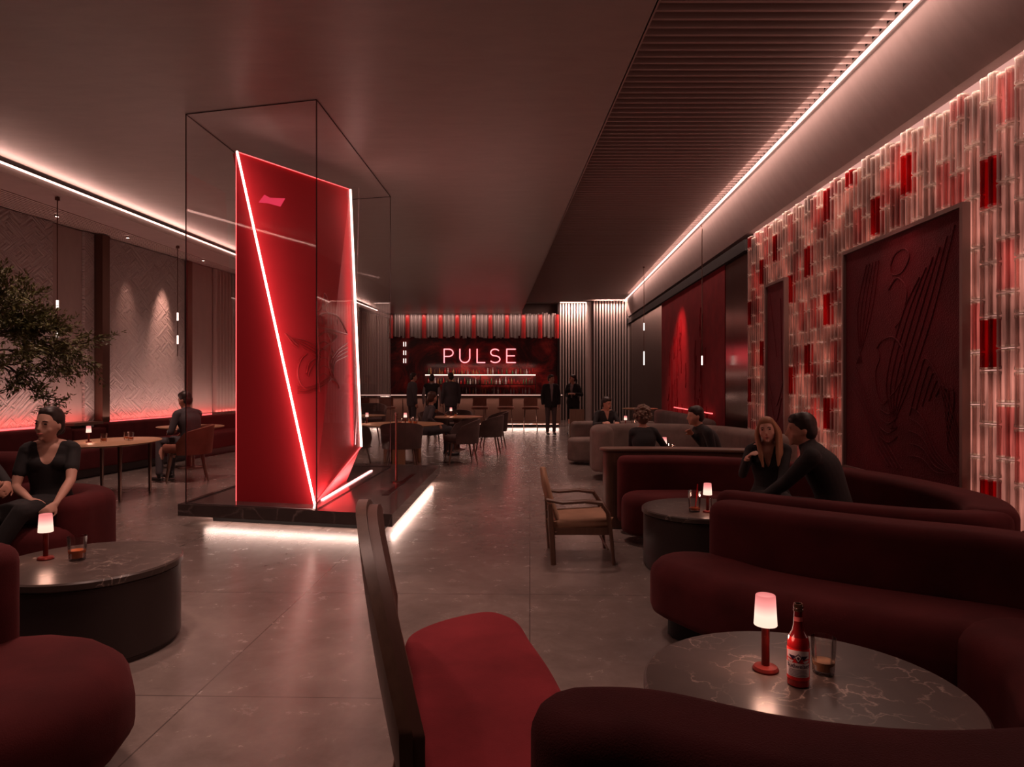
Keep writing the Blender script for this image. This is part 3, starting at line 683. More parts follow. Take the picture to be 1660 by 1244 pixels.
nR = (T3-P2).cross(T1-P2).normalized(); nR = nR if nR.x > 0 else -nR
nB = (T3-P2).cross(P3-P2).normalized(); nB = nB if nB.x > 0 else -nB
o_ = nR*.012+Vector((0, -.012, 0))
ledbar(T1+o_, P2+o_, .011, 'led_white'); ledbar(T3+nR*.01, P3+nR*.01, .014, 'led_white'); ledbar(T1+o_*.6, T3+o_*.6, .005, 'led_red'); ledbar(P1+Vector((-.005, 0, 0)), T1+Vector((-.005, 0, 0)), .004, 'led_red')
ledbar(P2+o_*.6, P3+o_*.6, .007, 'led_red')
def facet_pt(u, v, off=.004):   # u 0..1 along P2->P3 / T1->T3, v up
    a = P2.lerp(P3, u); c = T1.lerp(T3, u); return a.lerp(c, v)+nR*off
def facet_px(px, py, off=.004):  # place a design point on the facet plane
    d = Vector(((px-830)/1100, 1, (622-py)/1100)); o = Vector((0, 0, 1.4)); nn = nR if px < 512+(820-py)*55/512 else nB; k = (P2-o).dot(nn)/d.dot(nn); return o+d*k+nn*off
b = MB(); pts = [(418, 329), (428, 316), (437, 321), (462, 322), (454, 335.5), (433, 330)]
b.add([facet_px(*p, .006) for p in pts], [(0, 1, 2, 5), (2, 3, 4, 5)]); b.add([facet_px(*p, -.01) for p in pts], [(0, 1, 2, 5), (2, 3, 4, 5)])
b.build('bow_tie_logo', M['logo_pink'], t, smooth=False, world=True)
b = MB()
def em(pts, r=.012): b.tube([facet_px(*q, .003) for q in cat_rom_uv(pts)], r, 5)
em([(515, 505), (520, 497), (523, 480), (527, 478), (530, 490), (527, 503), (533, 510)]); em([(523, 480), (522, 492), (525, 504)])
em([(513, 520), (518, 511), (530, 508), (545, 512), (553, 522), (562, 540)]); em([(513, 520), (516, 530), (530, 534), (548, 538), (562, 542)])
for k in range(6): em([(521+k*5, 513+k), (522+k*5, 526)], .004)
for k in range(4): em([(462+k*3, 543+k*3), (472+k*4, 548+k*3), (492, 552+k*4), (512, 562+k*5), (520, 570+k*5)], .006)
em([(461, 541), (468, 550), (476, 560), (483, 562), (474, 552), (464, 543)])
for k in range(4): em([(563, 556+k*7), (550-k*2, 566+k*7), (540, 578+k*8), (534+k*2, 592+k*7)], .006)
em([(497, 574), (488, 582), (482, 600), (484, 618), (494, 630), (508, 628)]); em([(505, 572), (513, 582), (503, 598), (499, 610)]); em([(510, 582), (500, 590), (496, 606)])
for k in range(5): em([(516, 560+k*13), (524, 554+k*13), (534, 560+k*13), (540, 572+k*12)], .006)
for k in range(4): em([(482, 626+k*4), (495, 629+k*3), (512, 624+k*3), (525, 616+k*3), (538, 610+k*2), (548, 624), (549, 630)], .006)
em([(513, 510), (514, 540), (516, 570), (514, 600), (518, 636)]); em([(531, 540), (536, 560), (532, 590), (538, 612)]); em([(516, 545), (528, 538), (545, 545), (536, 556), (522, 566)])
b.build('emblem_relief', mat('emblem_shade_red', (.34, .018, .022), .35), t, world=True)  # relief shade put into the colour: darker red than the facets
vv = (P2-T1)
la = strip_light('monolith_light', T1.x, T1.y, P2.x, P2.y, 2, .05, 12, RED, nR); 
def strip3(name, a, c, width, energy, color, direction):
    L = (c-a).length; o = light('AREA', name, (a+c)/2, energy, color, L, size_y=width); x = (c-a).normalized(); zz = -Vector(direction).normalized(); yv = zz.cross(x).normalized(); zz = x.cross(yv)
    o.rotation_euler = Matrix((x, yv, zz)).transposed().to_euler(); return o
bpy.data.objects.remove(la)
strip3('monolith_light', T1+Vector((.16, -.16, 0)), P2+Vector((.05, -.16, 0)), .04, 4.2, (1, .46, .44), (-.7, 1, 0))
strip3('monolith_light', T1+nR*.30+Vector((0, -.05, 0)), P2+nR*.09+Vector((0, -.05, 0)), .04, 4.4, (1, .46, .44), (.3, 1, 0))
strip3('monolith_edge_light', T3+nB*.08, P3+nB*.03, .04, 5, (1, .4, .38), (1, .2, 0))
strip3('monolith_edge_light', T3+Vector((.16, -.10, 0)), P3+Vector((.0, -.25, .05)), .04, 3.5, (1, .42, .40), (-1, -.5, 0))  # extra strip off the edge, added to brighten the right facet
t = thing('bronze_post', 'thin bronze post standing on the marble plinth', 'post', (-1.38, 8.1, .22))
MB().tube([(0, 0, .01), (0, 0, .80)], .014, 8).build('rod', M['bronze'], t); MB().lathe([(.05, 0), (.05, .012), (.02, .02)], 16).build('foot', M['bronze'], t); MB().ball((0, 0, .82), .022, 8).build('finial', M['bronze'], t)
# ---------------------------------------------------------------- sofas
def sofa_part(t, name, path, hw, z0, z1, m, r=.08, rb=.05):
    MBo = MB(); MBo.slab(capsule(path, hw), z0, z1, r, rb); return MBo.build(name, m, t, world=True, edge=60)
V, VD = M['velvet'], M['velvet_dark']
# foreground right booth, curling round the nearest marble table
t = thing('curved_booth_sofa', 'nearest maroon booth sofa curling around the table with the beer bottle', 'sofa', (1.5, 2.5))
sofa_part(t, 'seat', [(1.02, 3.76), (1.22, 3.42), (1.52, 3.16), (1.86, 2.94), (2.05, 2.82)], .25, .13, .43, V, .10)
sofa_part(t, 'seat', [(2.02, 2.56), (1.97, 2.25), (1.78, 1.90)], .285, .13, .445, V, .09)
sofa_part(t, 'backrest', [(1.28, 3.90), (1.50, 3.68), (1.86, 3.38), (2.22, 3.14), (2.42, 2.8), (2.44, 2.2), (2.3, 1.7), (1.9, 1.36)], .14, .13, .72, V, .07)
sofa_part(t, 'backrest', [(.17, 1.44), (.30, 1.425), (.53, 1.31), (.80, 1.25), (1.1, 1.265), (1.55, 1.31), (1.76, 1.34)], .13, .13, .72, VD, .06)
sofa_part(t, 'plinth', [(1.02, 3.78), (1.3, 3.48), (1.85, 3.1), (2.25, 2.7), (2.2, 2.1), (1.75, 1.45), (.9, 1.2), (.3, 1.4)], .15, 0, .14, M['rubber'], .01, .01)
# second booth
t = thing('curved_booth_sofa', 'maroon booth sofa where the couple in black sit, behind the nearest booth', 'sofa', (2, 5.2))
sofa_part(t, 'backrest', [(1.12, 6.38), (1.55, 6.36), (2.0, 6.2), (2.42, 5.85), (2.72, 5.3), (2.84, 4.7), (2.82, 4.1), (2.65, 3.75)], .13, .10, .72, V, .06)
sofa_part(t, 'backrest', [(1.42, 4.36), (1.7, 4.10), (2.1, 3.80), (2.42, 3.66), (2.62, 3.70)], .10, .10, .71, V, .06)
sofa_part(t, 'seat', [(1.22, 6.02), (1.6, 6.02), (2.05, 5.82), (2.36, 5.45), (2.50, 4.9), (2.50, 4.35), (2.2, 4.12)], .25, .08, .43, V, .09)
sofa_part(t, 'plinth', [(1.3, 6.2), (1.7, 6.15), (2.2, 5.9), (2.6, 5.2), (2.65, 4.5), (2.4, 4.0)], .14, 0, .09, M['rubber'], .01, .01)
t = thing('booth_partition', 'curved wood-topped partition screen behind the second maroon booth', 'partition', (1.6, 6.7))
sofa_part(t, 'screen', [(.98, 6.62), (1.5, 6.62), (2.1, 6.50), (2.35, 6.42)], .095, 0, .745, M['wood'], .01, .01)
sofa_part(t, 'ledge', [(.97, 6.62), (1.5, 6.62), (2.1, 6.50), (2.36, 6.42)], .12, .745, .775, M['oak2'] if 'oak2' in M else M['darkwood'], .01, .01)
t = thing('corner_ledge', 'dark wooden ledge in the corner between nearest booth and tube wall', 'ledge', (2.7, 2.9))
MB().prism([(2.42, 3.22), (2.72, 3.42), (3.38, 3.30), (3.36, 1.9), (2.66, 2.0), (2.62, 2.75)], .66, .70).build('top', M['darkwood'], t, smooth=False, world=True)
MB().prism([(2.60, 3.15), (2.76, 3.32), (3.3, 3.22), (3.28, 2.0), (2.74, 2.1), (2.74, 2.75)], 0, .66).build('base', M['wood'], t, smooth=False, world=True)
# beige booth
t = thing('curved_booth_sofa', 'beige leather booth sofa behind the curly-haired person', 'sofa', (2.2, 10))
sofa_part(t, 'backrest', [(1.32, 9.9), (1.4, 10.35), (2.0, 10.5), (2.6, 10.35), (3.05, 9.8), (3.22, 9.0), (3.28, 8.2)], .16, .12, .78, M['beige'], .10)
sofa_part(t, 'seat', [(1.6, 9.8), (2.1, 9.98), (2.6, 9.7), (2.82, 9.0), (2.88, 8.3)], .30, .12, .44, M['beige'], .09)
sofa_part(t, 'plinth', [(1.6, 10), (2.1, 10.2), (2.8, 9.8), (3.1, 8.4)], .2, 0, .13, M['rubber'], .01, .01)
t = thing('bench_seat', 'maroon bench seat behind the wood partition under the curly-haired person', 'bench', (1.6, 7.2))
sofa_part(t, 'seat', [(1.25, 7.30), (1.7, 7.34), (2.6, 7.22)], .25, .0, .44, V, .07)
t = thing('bench_seat', 'beige bench seat under the seated man in the dark open shirt', 'bench', (1.7, 11.9))
sofa_part(t, 'seat', [(1.25, 11.9), (1.9, 11.95), (2.3, 11.9)], .28, .05, .45, M['beige'], .07)
sofa_part(t, 'backrest', [(1.15, 12.25), (1.9, 12.35), (2.5, 12.25)], .09, .05, .72, M['beige'], .07)
t = thing('curved_booth_sofa', 'far dark sofa along the red streaked panel', 'sofa', (3.1, 12.5))
sofa_part(t, 'backrest', [(3.4, 15.6), (3.4, 13.5), (3.3, 11.6), (3.2, 11.1)], .13, .1, .80, M['greychair'], .08)
sofa_part(t, 'seat', [(3.05, 15.3), (3.05, 13.5), (2.95, 11.7)], .26, .1, .44, M['greychair'], .08)
tag(MB().box((XC(14)-.0, 14.3, .84), (.02, 3.4, .02), rz=-.03).build('led_strip', M['led_red'], smooth=False), 'red light line at the foot of the red streaked panel', 'light strip')
# left foreground seat
t = thing('curved_lounge_sofa', 'nearest maroon sofa with rounded end at the bottom left', 'sofa', (-2, 2.2))
sofa_part(t, 'seat', [(-1.76, 2.23), (-2.3, 2.02), (-2.9, 1.9)], .46, .12, .45, V, .15, .10)
sofa_part(t, 'backrest', [(-1.95, 2.52), (-2.4, 2.5), (-3.0, 2.42)], .10, .12, .80, V, .07)
sofa_part(t, 'plinth', [(-1.78, 2.2), (-2.3, 2.0), (-2.9, 1.9)], .32, 0, .13, M['rubber'], .01, .01)
# sofa under the woman
t = thing('curved_lounge_sofa', 'maroon sofa the seated woman in the black dress sits on', 'sofa', (-3.6, 5))
sofa_part(t, 'seat', [(-3.28, 4.78), (-3.9, 4.90), (-4.8, 4.85)], .36, .1, .43, V, .09)
sofa_part(t, 'backrest', [(-3.04, 4.70), (-3.08, 5.05), (-3.4, 5.28), (-3.95, 5.34)], .115, .1, .62, V, .09)
sofa_part(t, 'backrest', [(-3.95, 5.36), (-4.5, 5.34), (-5.2, 5.2)], .13, .1, .86, V, .09)
sofa_part(t, 'plinth', [(-3.3, 4.85), (-3.9, 4.95), (-4.8, 4.9)], .25, 0, .11, M['rubber'], .01, .01)
# banquette along the left wall
t = thing('wall_banquette', 'long maroon banquette running along the left stone wall', 'banquette', (-6.5, 11))
def bank(fr, bk, ya, yb, z0, z1, nm, m, r):
    n = 10; o = [(XW(ya+(yb-ya)*k/n)+bk, ya+(yb-ya)*k/n) for k in range(n+1)]+[(XW(yb-(yb-ya)*k/n)+fr, yb-(yb-ya)*k/n) for k in range(n+1)]
    MB().slab(o, z0, z1, r, .02).build(nm, m, t, world=True, edge=60)
bank(.92, .12, 6.5, 20, .14, .44, 'seat', V, .06); bank(.82, .14, 6.5, 20, 0, .14, 'plinth', mat('banquette_plinth', (.05, .035, .035), .4, .3), .01)
for ya, yb, z1 in ((6.6, 8.9, .76), (8.95, 10.3, .74), (10.35, 11.0, .70), (11.05, 13.4, .76), (13.45, 16.4, .74), (16.5, 19.9, .74)): bank(.40, .16, ya, yb, .42, z1, 'backrest', V, .05)
MB().prism([(XW(10.4)+.03, 10.4), (XW(10.4)+.36, 10.4), (XW(11.0)+.36, 11.0), (XW(11.0)+.03, 11.0)], .745, .79).build('ledge', M['darkwood'], t, smooth=False, world=True)
tag(MB().prism(*wall_quad(XW, 6.5, 10.3, .74, .765, .08, .12)).build('led_strip', M['led_red'], smooth=False), 'red light line behind banquette at the nearest stone wall panel', 'light strip')
tag(MB().prism(*wall_quad(XW, 11.36, 14.4, .74, .765, .08, .12)).build('led_strip', M['led_red'], smooth=False), 'red light line behind banquette beyond the dark column', 'light strip')
strip_light('banquette_glow', XW(6.5)+.14, 6.5, XW(11)+.14, 11, .80, .04, 8, (1, .17, .14), (-.6, 0, 1)); strip_light('banquette_glow', XW(11.3)+.14, 11.3, XW(19)+.14, 19, .80, .04, 12, (1, .19, .16), (-.6, 0, 1))

strip_light('left_wall_fill', XW(6.5)+.34, 6.5, XW(19)+.34, 19, .82, .05, 46, WARM, (.15, 0, 1))  # added strip with no fixture, brightening the left wall and soffit

# ---------------------------------------------------------------- tables
def drum_table(x, y, r, z, label):
    t = thing('drum_coffee_table', label, 'coffee table', (x, y)); b = MB()
    b.lathe([(0.001, z-.045), (r-.015, z-.045), (r, z-.035), (r, z-.008), (r-.008, z), (0.001, z)], 64, cap=False); b.build('marble_top', M['marble'], t)
    MB().lathe([(r-.012, z-.046), (r-.012, .03), (r-.03, .02), (r-.03, 0)], 64).build('drum_body', M['drum'], t); return t
drum_table(.91, 2.12, .49, .45, 'nearest round marble table with the beer bottle on it')
drum_table(-2.27, 3.645, .455, .45, 'round marble drum table in front of the seated woman at left')
drum_table(1.45, 5.19, .45, .45, 'round marble drum table in front of the couple in black')
def round_table(x, y, r, z, label, ry=None, legs=1, m='oak'):
    t = thing('round_table', label, 'table', (x, y)); ry = ry or r
    MB().lathe([(.001, -.035), (.82, -.035), (.98, -.015), (1.0, -.006), (.985, 0), (.001, 0)], 40, sx=r, sy=ry, c=(0, 0, z), cap=False).build('tabletop', M[m], t)
    if legs == 1: MB().lathe([(.20, 0), (.19, .012), (.07, .03), (.055, .2), (.06, z-.12), (.14, z-.035)], 20).build('pedestal', M['bronze'], t)
    else:
        for sx_, sy_ in ((.6, -.45), (-.6, -.45), (.6, .45), (-.6, .45)): MB().lathe([(.018, 0), (.026, z-.036)], 10, c=(sx_*r, sy_*ry, 0)).build('leg', M['bronze'], t)
    return t
round_table(-5.0, 8.45, .52, .68, 'oval oak table with a lamp beside the left banquette', .75, 4)
round_table(-5.35, 11.3, .52, .69, 'round oak table at the man in the grey suit on the left', legs=1)
tt = round_table(-1.95, 12.0, .74, .69, 'large round oak table behind the glass case', legs=1)
for a in (30, 150, 270): MB().box((.30*math.cos(R(a)), .30*math.sin(R(a)), .33), (.05, .22, .66), R(a)).build('leg', M['oak'], tt)
round_table(-1.17, 14.4, .55, .70, 'round oak table with a lamp in front of the bar, right of the seated woman')
round_table(-3.3, 15.0, .5, .70, 'round oak table with a lamp seen through the glass case')
round_table(1.78, 7.78, .34, .60, 'small round table between the curly-haired person and leaning man')
round_table(2.0, 11.2, .35, .70, 'small round table before the seated man in the open shirt')
round_table(3.2, 17.0, .45, .78, 'far round table near the back right corner')

def table_lamp(x, y, z, h, label, e=2.2, shade=('led_shade'), grp=None):
    t = thing('table_lamp', label, 'lamp', (x, y, z)); s = h/.245
    t.scale = (s,)*3
    MB().lathe([(.001, 0), (.040, 0), (.041, .006), (.036, .014), (.017, .018), (.001, .018)], 28, cap=False).build('base', M['lampred'], t)
    MB().lathe([(.0125, .016), (.0125, .165)], 16).build('stem', M['lampred'], t)
    MB().lathe([(.036, .148), (.0365, .150), (.031, .243), (.0295, .245), (.0285, .240), (.034, .152)], 28, cap=False).rings([[(.034*math.cos(2*PI*k/28), .034*math.sin(2*PI*k/28), .153) for k in range(28)], [(.012*math.cos(2*PI*k/28), .012*math.sin(2*PI*k/28), .155) for k in range(28)]], cap=False).build('shade', M['shade'], t)
    l = light('POINT', 'lamp_light', (x, y, z+.135*s), e*s*s, (1, .50, .36), radius=.02)
    l2 = light('POINT', 'lamp_bulb', (x, y, z+.20*s), e*.12, (1, .5, .36), radius=.012); l2.data.use_shadow = True
    return t
m = bpy.data.materials.new('lamp_shade'); m.use_nodes = True; nt = m.node_tree; nt.nodes.clear(); M['shade'] = m
e_ = nt.nodes.new('ShaderNodeEmission'); o_ = nt.nodes.new('ShaderNodeOutputMaterial'); tc = nt.nodes.new('ShaderNodeTexCoord'); sp = nt.nodes.new('ShaderNodeSeparateXYZ'); mr = nt.nodes.new('ShaderNodeMapRange')
nt.links.new(tc.outputs['Object'], sp.inputs[0]); nt.links.new(sp.outputs[2], mr.inputs[0]); mr.inputs[1].default_value = .15; mr.inputs[2].default_value = .245
rp = nt.nodes.new('ShaderNodeValToRGB'); nt.links.new(mr.outputs[0], rp.inputs[0]); el = rp.color_ramp.elements
el[0].color = (1, .62, .48, 1); el[1].color = (.62, .16, .15, 1); el.new(.35).color = (1, .66, .52, 1); el.new(.7).color = (.85, .30, .27, 1)
nt.links.new(rp.outputs[0], e_.inputs[0]); e_.inputs[1].default_value = 1.25; nt.links.new(e_.outputs[0], o_.inputs[0])
def on(px, py, z): x, y = P(px, py, z); return (x, y, z)
table_lamp(*on(1241, 1087, .45), .250, 'red-stemmed table lamp beside the beer bottle', 4.0)
table_lamp(*on(74, 907, .45), .245, 'glowing table lamp on the left drum table by the seated woman', 2.2)
table_lamp(1.29*0+XY(1147, 5.0)[0], 5.0, .45, .215, 'glowing table lamp on the table in front of the couple in black', 2.6)
table_lamp(XY(156, 8.45)[0], 8.3, .68, .20, 'small lamp on oval oak table by the left banquette', 3)
table_lamp(XY(657, 11.8)[0], 11.8, .69, .20, 'small lamp at the middle of the large round table behind the glass case', 3)
table_lamp(XY(595, 12.1)[0], 12.1, .69, .19, 'small lamp on the large round table just right of the red monolith', 2)
table_lamp(XY(731, 14.4)[0], 14.4, .70, .19, 'small lamp on the round table before the bar', 3)
table_lamp(XY(1077, 7.7)[0], 7.7, .60, .19, 'small lamp between the curly-haired person and the leaning man', 3)
table_lamp(XY(1014, 11.1)[0], 11.1, .70, .17, 'small lamp in front of the seated man in the open shirt', 3)

def tumbler(x, y, z, r, h, label, fill=.4, fm='whisky', grp=None):
    t = thing('drinking_glass', label, 'glass', (x, y, z), group=grp)
    MB().lathe([(.001, 0), (r*.80, 0), (r*.84, .004), (r, h), (r*.95, h), (r*.80, .014), (.001, .012)], 24, cap=False).build('glass_wall', M['tumbler'], t)
    if fill: 
        MB().lathe([(.001, .0145), (r*.78, .0145), (r*(.80+.15*fill), h*fill), (.001, h*fill)], 24, cap=False).build('drink', M[fm], t)
        if fm == 'whisky' : pass
    return t
tumbler(*on(1335, 1092, .45), .040, .118, 'tumbler half full of beer beside the beer bottle', .36, 'beer')
tumbler(*on(125, 908, .45), .048, .128, 'tumbler of amber drink on the left drum table', .42)
tumbler(XY(1126, 5.03)[0], 5.03, .45, .048, .155, 'tall pitcher glass with a straw on the table before the couple', .2)
tumbler(XY(1160, 4.93)[0], 4.93, .45, .036, .115, 'short ribbed tumbler beside the lamp before the couple', .45, 'beer')
MBo = MB().tube([(XY(1127, 5.03)[0], 5.03, .47), (XY(1131, 5.03)[0], 5.03, .655)], .005, 6).build('drinking_straw', M['bottle_red']); tag(MBo, 'red straw standing in the tall glass before the couple', 'straw')
for px, Y, z, h, lb in ((168, 8.35, .68, .11, 'dark drink glass next to the lamp on the oval oak table'), (205, 8.7, .68, .10, 'left one of two glasses at the right end of the oval oak table'), (212, 8.6, .68, .10, 'right one of two glasses at the right end of the oval oak table'),
   (279, 11.2, .69, .12, 'glass standing before the man in the grey suit at left'), (1088, 7.72, .60, .12, 'glowing glass beside the small lamp of the leaning man'), (1027, 11.1, .70, .10, 'glass beside the lamp in front of the man in the open shirt'),
   (648, 11.7, .69, .11, 'glass just left of the middle lamp on the large round table'), (665, 11.9, .69, .12, 'glass just right of the middle lamp on the large round table'), (673, 11.8, .69, .13, 'rightmost glass on the large round table behind the glass case'),
   (722, 14.4, .70, .09, 'glass left of the lamp on the round table before the bar'), (739, 14.5, .70, .09, 'glass right of the lamp on the round table before the bar')):
    tumbler(XY(px, Y)[0], Y, z, h*.36, h, lb, .4)
# beer bottle with label
BX, BY, BZ = on(1294, 1110, .45)
t = thing('beer_bottle', 'red glass beer bottle with a white and red label reading Budweiser', 'bottle', (BX, BY, BZ), rz=0); s = .256/.235
t.scale = (s,)*3
MB().lathe([(.001, .002), (.026, 0), (.0305, .004), (.0305, .118), (.0300, .126), (.026, .142)], 36, cap=False).build('glass_body', M['bottle_red'], t)
MB().lathe([(.026, .142), (.0175, .158), (.0140, .175), (.0125, .205), (.0122, .215)], 36, cap=False).build('bottle_neck', mat('shaded_neck_glass', (.12, .006, .008), .12, coat=.7), t)  # neck colour darkened in place of shade; body keeps the lit red
MB().lathe([(.0122, .213), (.0143, .214), (.0143, .219), (.0128, .221), (.0142, .223), (.0142, .229), (.0128, .231), (.0126, .235), (.009, .235), (.009, .215)], 30, cap=False).build('lip', M['bottle_dark'], t)
def wrap_patch(pts, off, z_add=0):   # (u metres across, v metres up) on the cylinder facing the camera
    r = .0307+off; a0 = math.atan2(-BY, -BX); return [(r*math.cos(a0+u/.0307), r*math.sin(a0+u/.0307), v) for u, v in pts]
def patch(b, u0, u1, v0, v1, off, n=10, rad=None, top=None):
    r = (rad or .0307)+off; a0 = math.atan2(-BY, -BX); A = []
    for j, v in enumerate((v0, v1)): A.append([(r*math.cos(a0+(u0+(u1-u0)*k/n)/(rad or .0307)), r*math.sin(a0+(u0+(u1-u0)*k/n)/(rad or .0307)), v if not (top and j) else v+top*(1-(2*k/n-1)**2)) for k in range(n+1)])
    for k in range(n): b.add([A[0][k], A[0][k+1], A[1][k+1], A[1][k]], [(0, 1, 2, 3)])
b = MB(); patch(b, -.043, .043, .022, .112, .0003, 24); lab = b.build('label', M['label_red'], t)
b = MB(); patch(b, -.040, .036, .032, .072, .0007, 20); patch(b, -.036, .034, .084, .104, .0007, 20, top=.004); b.build('label_field', M['white'], t)
b = MB()
for k in range(5): patch(b, -.030+k*.001, .028-k*.001, .0350+k*.0042, .0362+k*.0042, .0010, 12)
patch(b, -.024, -.004, .0885, .0895, .001); patch(b, .003, .024, .0885, .0895, .001)
# crest: diamond with wings
def poly(b, pts, off=.0011):
    us = [p[0] for p in pts]; n = 14; cols = []
    for k in range(n+1):
        u = min(us)+(max(us)-min(us))*(k/n*.998+.001); vs_ = []
        for i in range(len(pts)):
            a, c = pts[i], pts[(i+1) % len(pts)]
            if (a[0]-u)*(c[0]-u) <= 0 and abs(a[0]-c[0]) > 1e-9: vs_.append(a[1]+(c[1]-a[1])*(u-a[0])/(c[0]-a[0]))
        cols.append((u, min(vs_), max(vs_)))
    for p, q in zip(cols, cols[1:]): b.add(wrap_patch([(p[0], p[1]), (q[0], q[1]), (q[0], q[2]), (p[0], p[2])], off), [(0, 1, 2, 3)])
poly(b, [(-.028, .093), (-.008, .093), (-.014, .080)]); poly(b, [(.028, .093), (.008, .093), (.014, .080)]); poly(b, [(-.011, .088), (0, .072), (.011, .088), (0, .099)]); b.build('label_print', M['navy'], t)
b = MB(); poly(b, [(-.008, .088), (0, .076), (.008, .088), (0, .096)], .0014); poly(b, [(-.034, .082), (-.012, .078), (-.018, .072), (-.034, .076)], .0009); poly(b, [(.032, .082), (.012, .078), (.018, .072), (.032, .076)], .0009); b.build('label_crest', M['white'], t)
b = MB(); poly(b, [(-.004, .087), (0, .081), (.004, .087), (0, .091)], .0017); b.build('label_crest_mark', M['navy'], t)
b = MB(); patch(b, -.0125, .0125, .186, .199, .0009, 10, rad=.0132); b.build('neck_label', mat('neck_label', (.55, .12, .12), .5), t)
def text_mesh(body, size):
    cu = bpy.data.curves.new('txt', 'FONT'); cu.body = body; cu.size = size; cu.align_x = 'CENTER'; cu.resolution_u = 3; cu.offset = size*.012
    o = bpy.data.objects.new('txt', cu); COL.objects.link(o); dg = bpy.context.evaluated_depsgraph_get()
    me = bpy.data.meshes.new_from_object(o.evaluated_get(dg)); vs = [tuple(v.co) for v in me.vertices]; fs = [tuple(p.vertices) for p in me.polygons]
    bpy.data.objects.remove(o); bpy.data.meshes.remove(me); return vs, fs
vs, fs = text_mesh('Budweiser', .0165); b = MB(); b.add(wrap_patch([(v[0], v[1]*1.05+.0585) for v in vs], .0012), fs); tag(b.build('label_wordmark', M['navy'], t, smooth=False), 'dark lettering reading Budweiser')
light('POINT', 'bottle_fill_light', (BX-.06, BY-.02, BZ+.16), .12, (1, .4, .3), radius=.02)  # added point light without a fixture, brightens the bottle

# ---------------------------------------------------------------- chairs
def shell(b, r_in, th, z0, ztop, a0=-115, a1=115, n=26, flare=.12, depth=1.0):
    ins, outs = [], []
    for i in range(n+1):
        a = R(a0+(a1-a0)*i/n); k = abs(a)/R(a1); zt = ztop(k); ri, ro = [], []
        for j in range(7):
            v = j/6; z = z0+(zt-z0)*v; rad = r_in*(1+flare*v)
            ri.append((rad*math.sin(a), rad*math.cos(a)*depth, z)); ro.append(((rad+th)*math.sin(a), (rad+th)*math.cos(a)*depth, z))
        ins.append(ri); outs.append(ro)
    rings = [ins[i]+list(reversed(outs[i])) for i in range(n+1)]
    return b.rings(rings)
def tub_chair(label, loc, rz, m, lm, sc=1, hb=.80, ha=.62):
    t = thing('tub_armchair', label, 'chair', loc, rz, sc=sc)
    b = MB(); b.slab([(.27*math.sin(a)*(1.0), .27*math.cos(a)-.01) for a in [2*PI*k/28 for k in range(28)]], .36, .47, .04).build('seat_cushion', M[m], t)
    shell(MB(), .26, .035, .34, lambda k: hb-(hb-ha)*(k**2.2) if k < .9 else ha-(k-.9)*.9).build('backrest', M[m], t, edge=50)
    for sx_, sy_ in ((1, 1), (-1, 1), (1, -1), (-1, -1)): MB().tube([(.17*sx_, .17*sy_, .37), (.235*sx_, .235*sy_, 0)], [.017, .010], 8).build('leg', M[lm], t)
    MB().lathe([(.2, .335), (.22, .36)], 20).build('seat_frame', M[lm], t)
    return t
c0 = tub_chair('rust armchair the man in the grey suit sits in at left', (-4.72, 9.85, 0), R(-62), 'rust', 'wood', 1.14, .70, .58)
c1 = tub_chair('dark armchair right of the large round table with curved back to the aisle', (-.90, 11.9, 0), R(-75), 'greychair', 'wood', 1.06, .74, .58)
clone(c1, (-.42, 14.9), R(-80), 'dark armchair beside the aisle, nearest the bar stools')
clone(c1, (-1.78, 10.95), R(185), 'dark armchair with its back to the plinth at the large round table')
clone(c1, (-2.62, 11.0), R(160), 'dark armchair beside the red monolith, left of the plinth-side chair')
clone(c1, (-.50, 13.35), R(-95), 'dark armchair between the two aisle chairs, half hidden by the nearest one')
clone(c1, (-1.72, 14.9), R(30), 'dark armchair left of the round table before the bar')
clone(c1, (-1.25, 15.65), R(-5), 'dark armchair behind the round table before the bar')
clone(c1, (-3.4, 16.2), R(0), 'grey armchair facing the room, seen through the glass case', sc=1.25)
def bar_stool(label, loc, rz, m='rust'):
    t = thing('bar_stool', label, 'stool', loc, rz)
    MB().slab(capsule([(-.1, 0), (.1, 0)], .17), .60, .68, .03).build('seat', M[m], t)
    MB().box((0, .17, .84), (.42, .035, .26)).build('backrest', M[m], t, smooth=False)
    for a in (-1, 1):
        for c in (-1, 1): MB().tube([(.17*a, .13*c, .62), (.21*a, .17*c, 0)], .011, 6).build('leg', M['bronze'], t)
    MB().tube([(-.2, -.15, .2), (.2, -.15, .2)], .009, 6).build('footrest', M['bronze'], t); return t
s0 = bar_stool('rust-backed bar stool, second from the right along the bar', (XY(820, 20.9)[0], 20.9), R(180)); s0.rotation_euler = (0, 0, R(180))
s0.rotation_euler = (0, 0, PI)
for px, lb in  ((860, 'rust-backed bar stool nearest the standing man in the blazer'), (778, 'rust-backed bar stool, third from the right along the bar'), (628, 'rust-backed bar stool seen through the glass case'), (590, 'leftmost rust-backed bar stool behind the glass case')):
    clone(s0, (XY(px, 20.9)[0], 20.9), PI, lb)
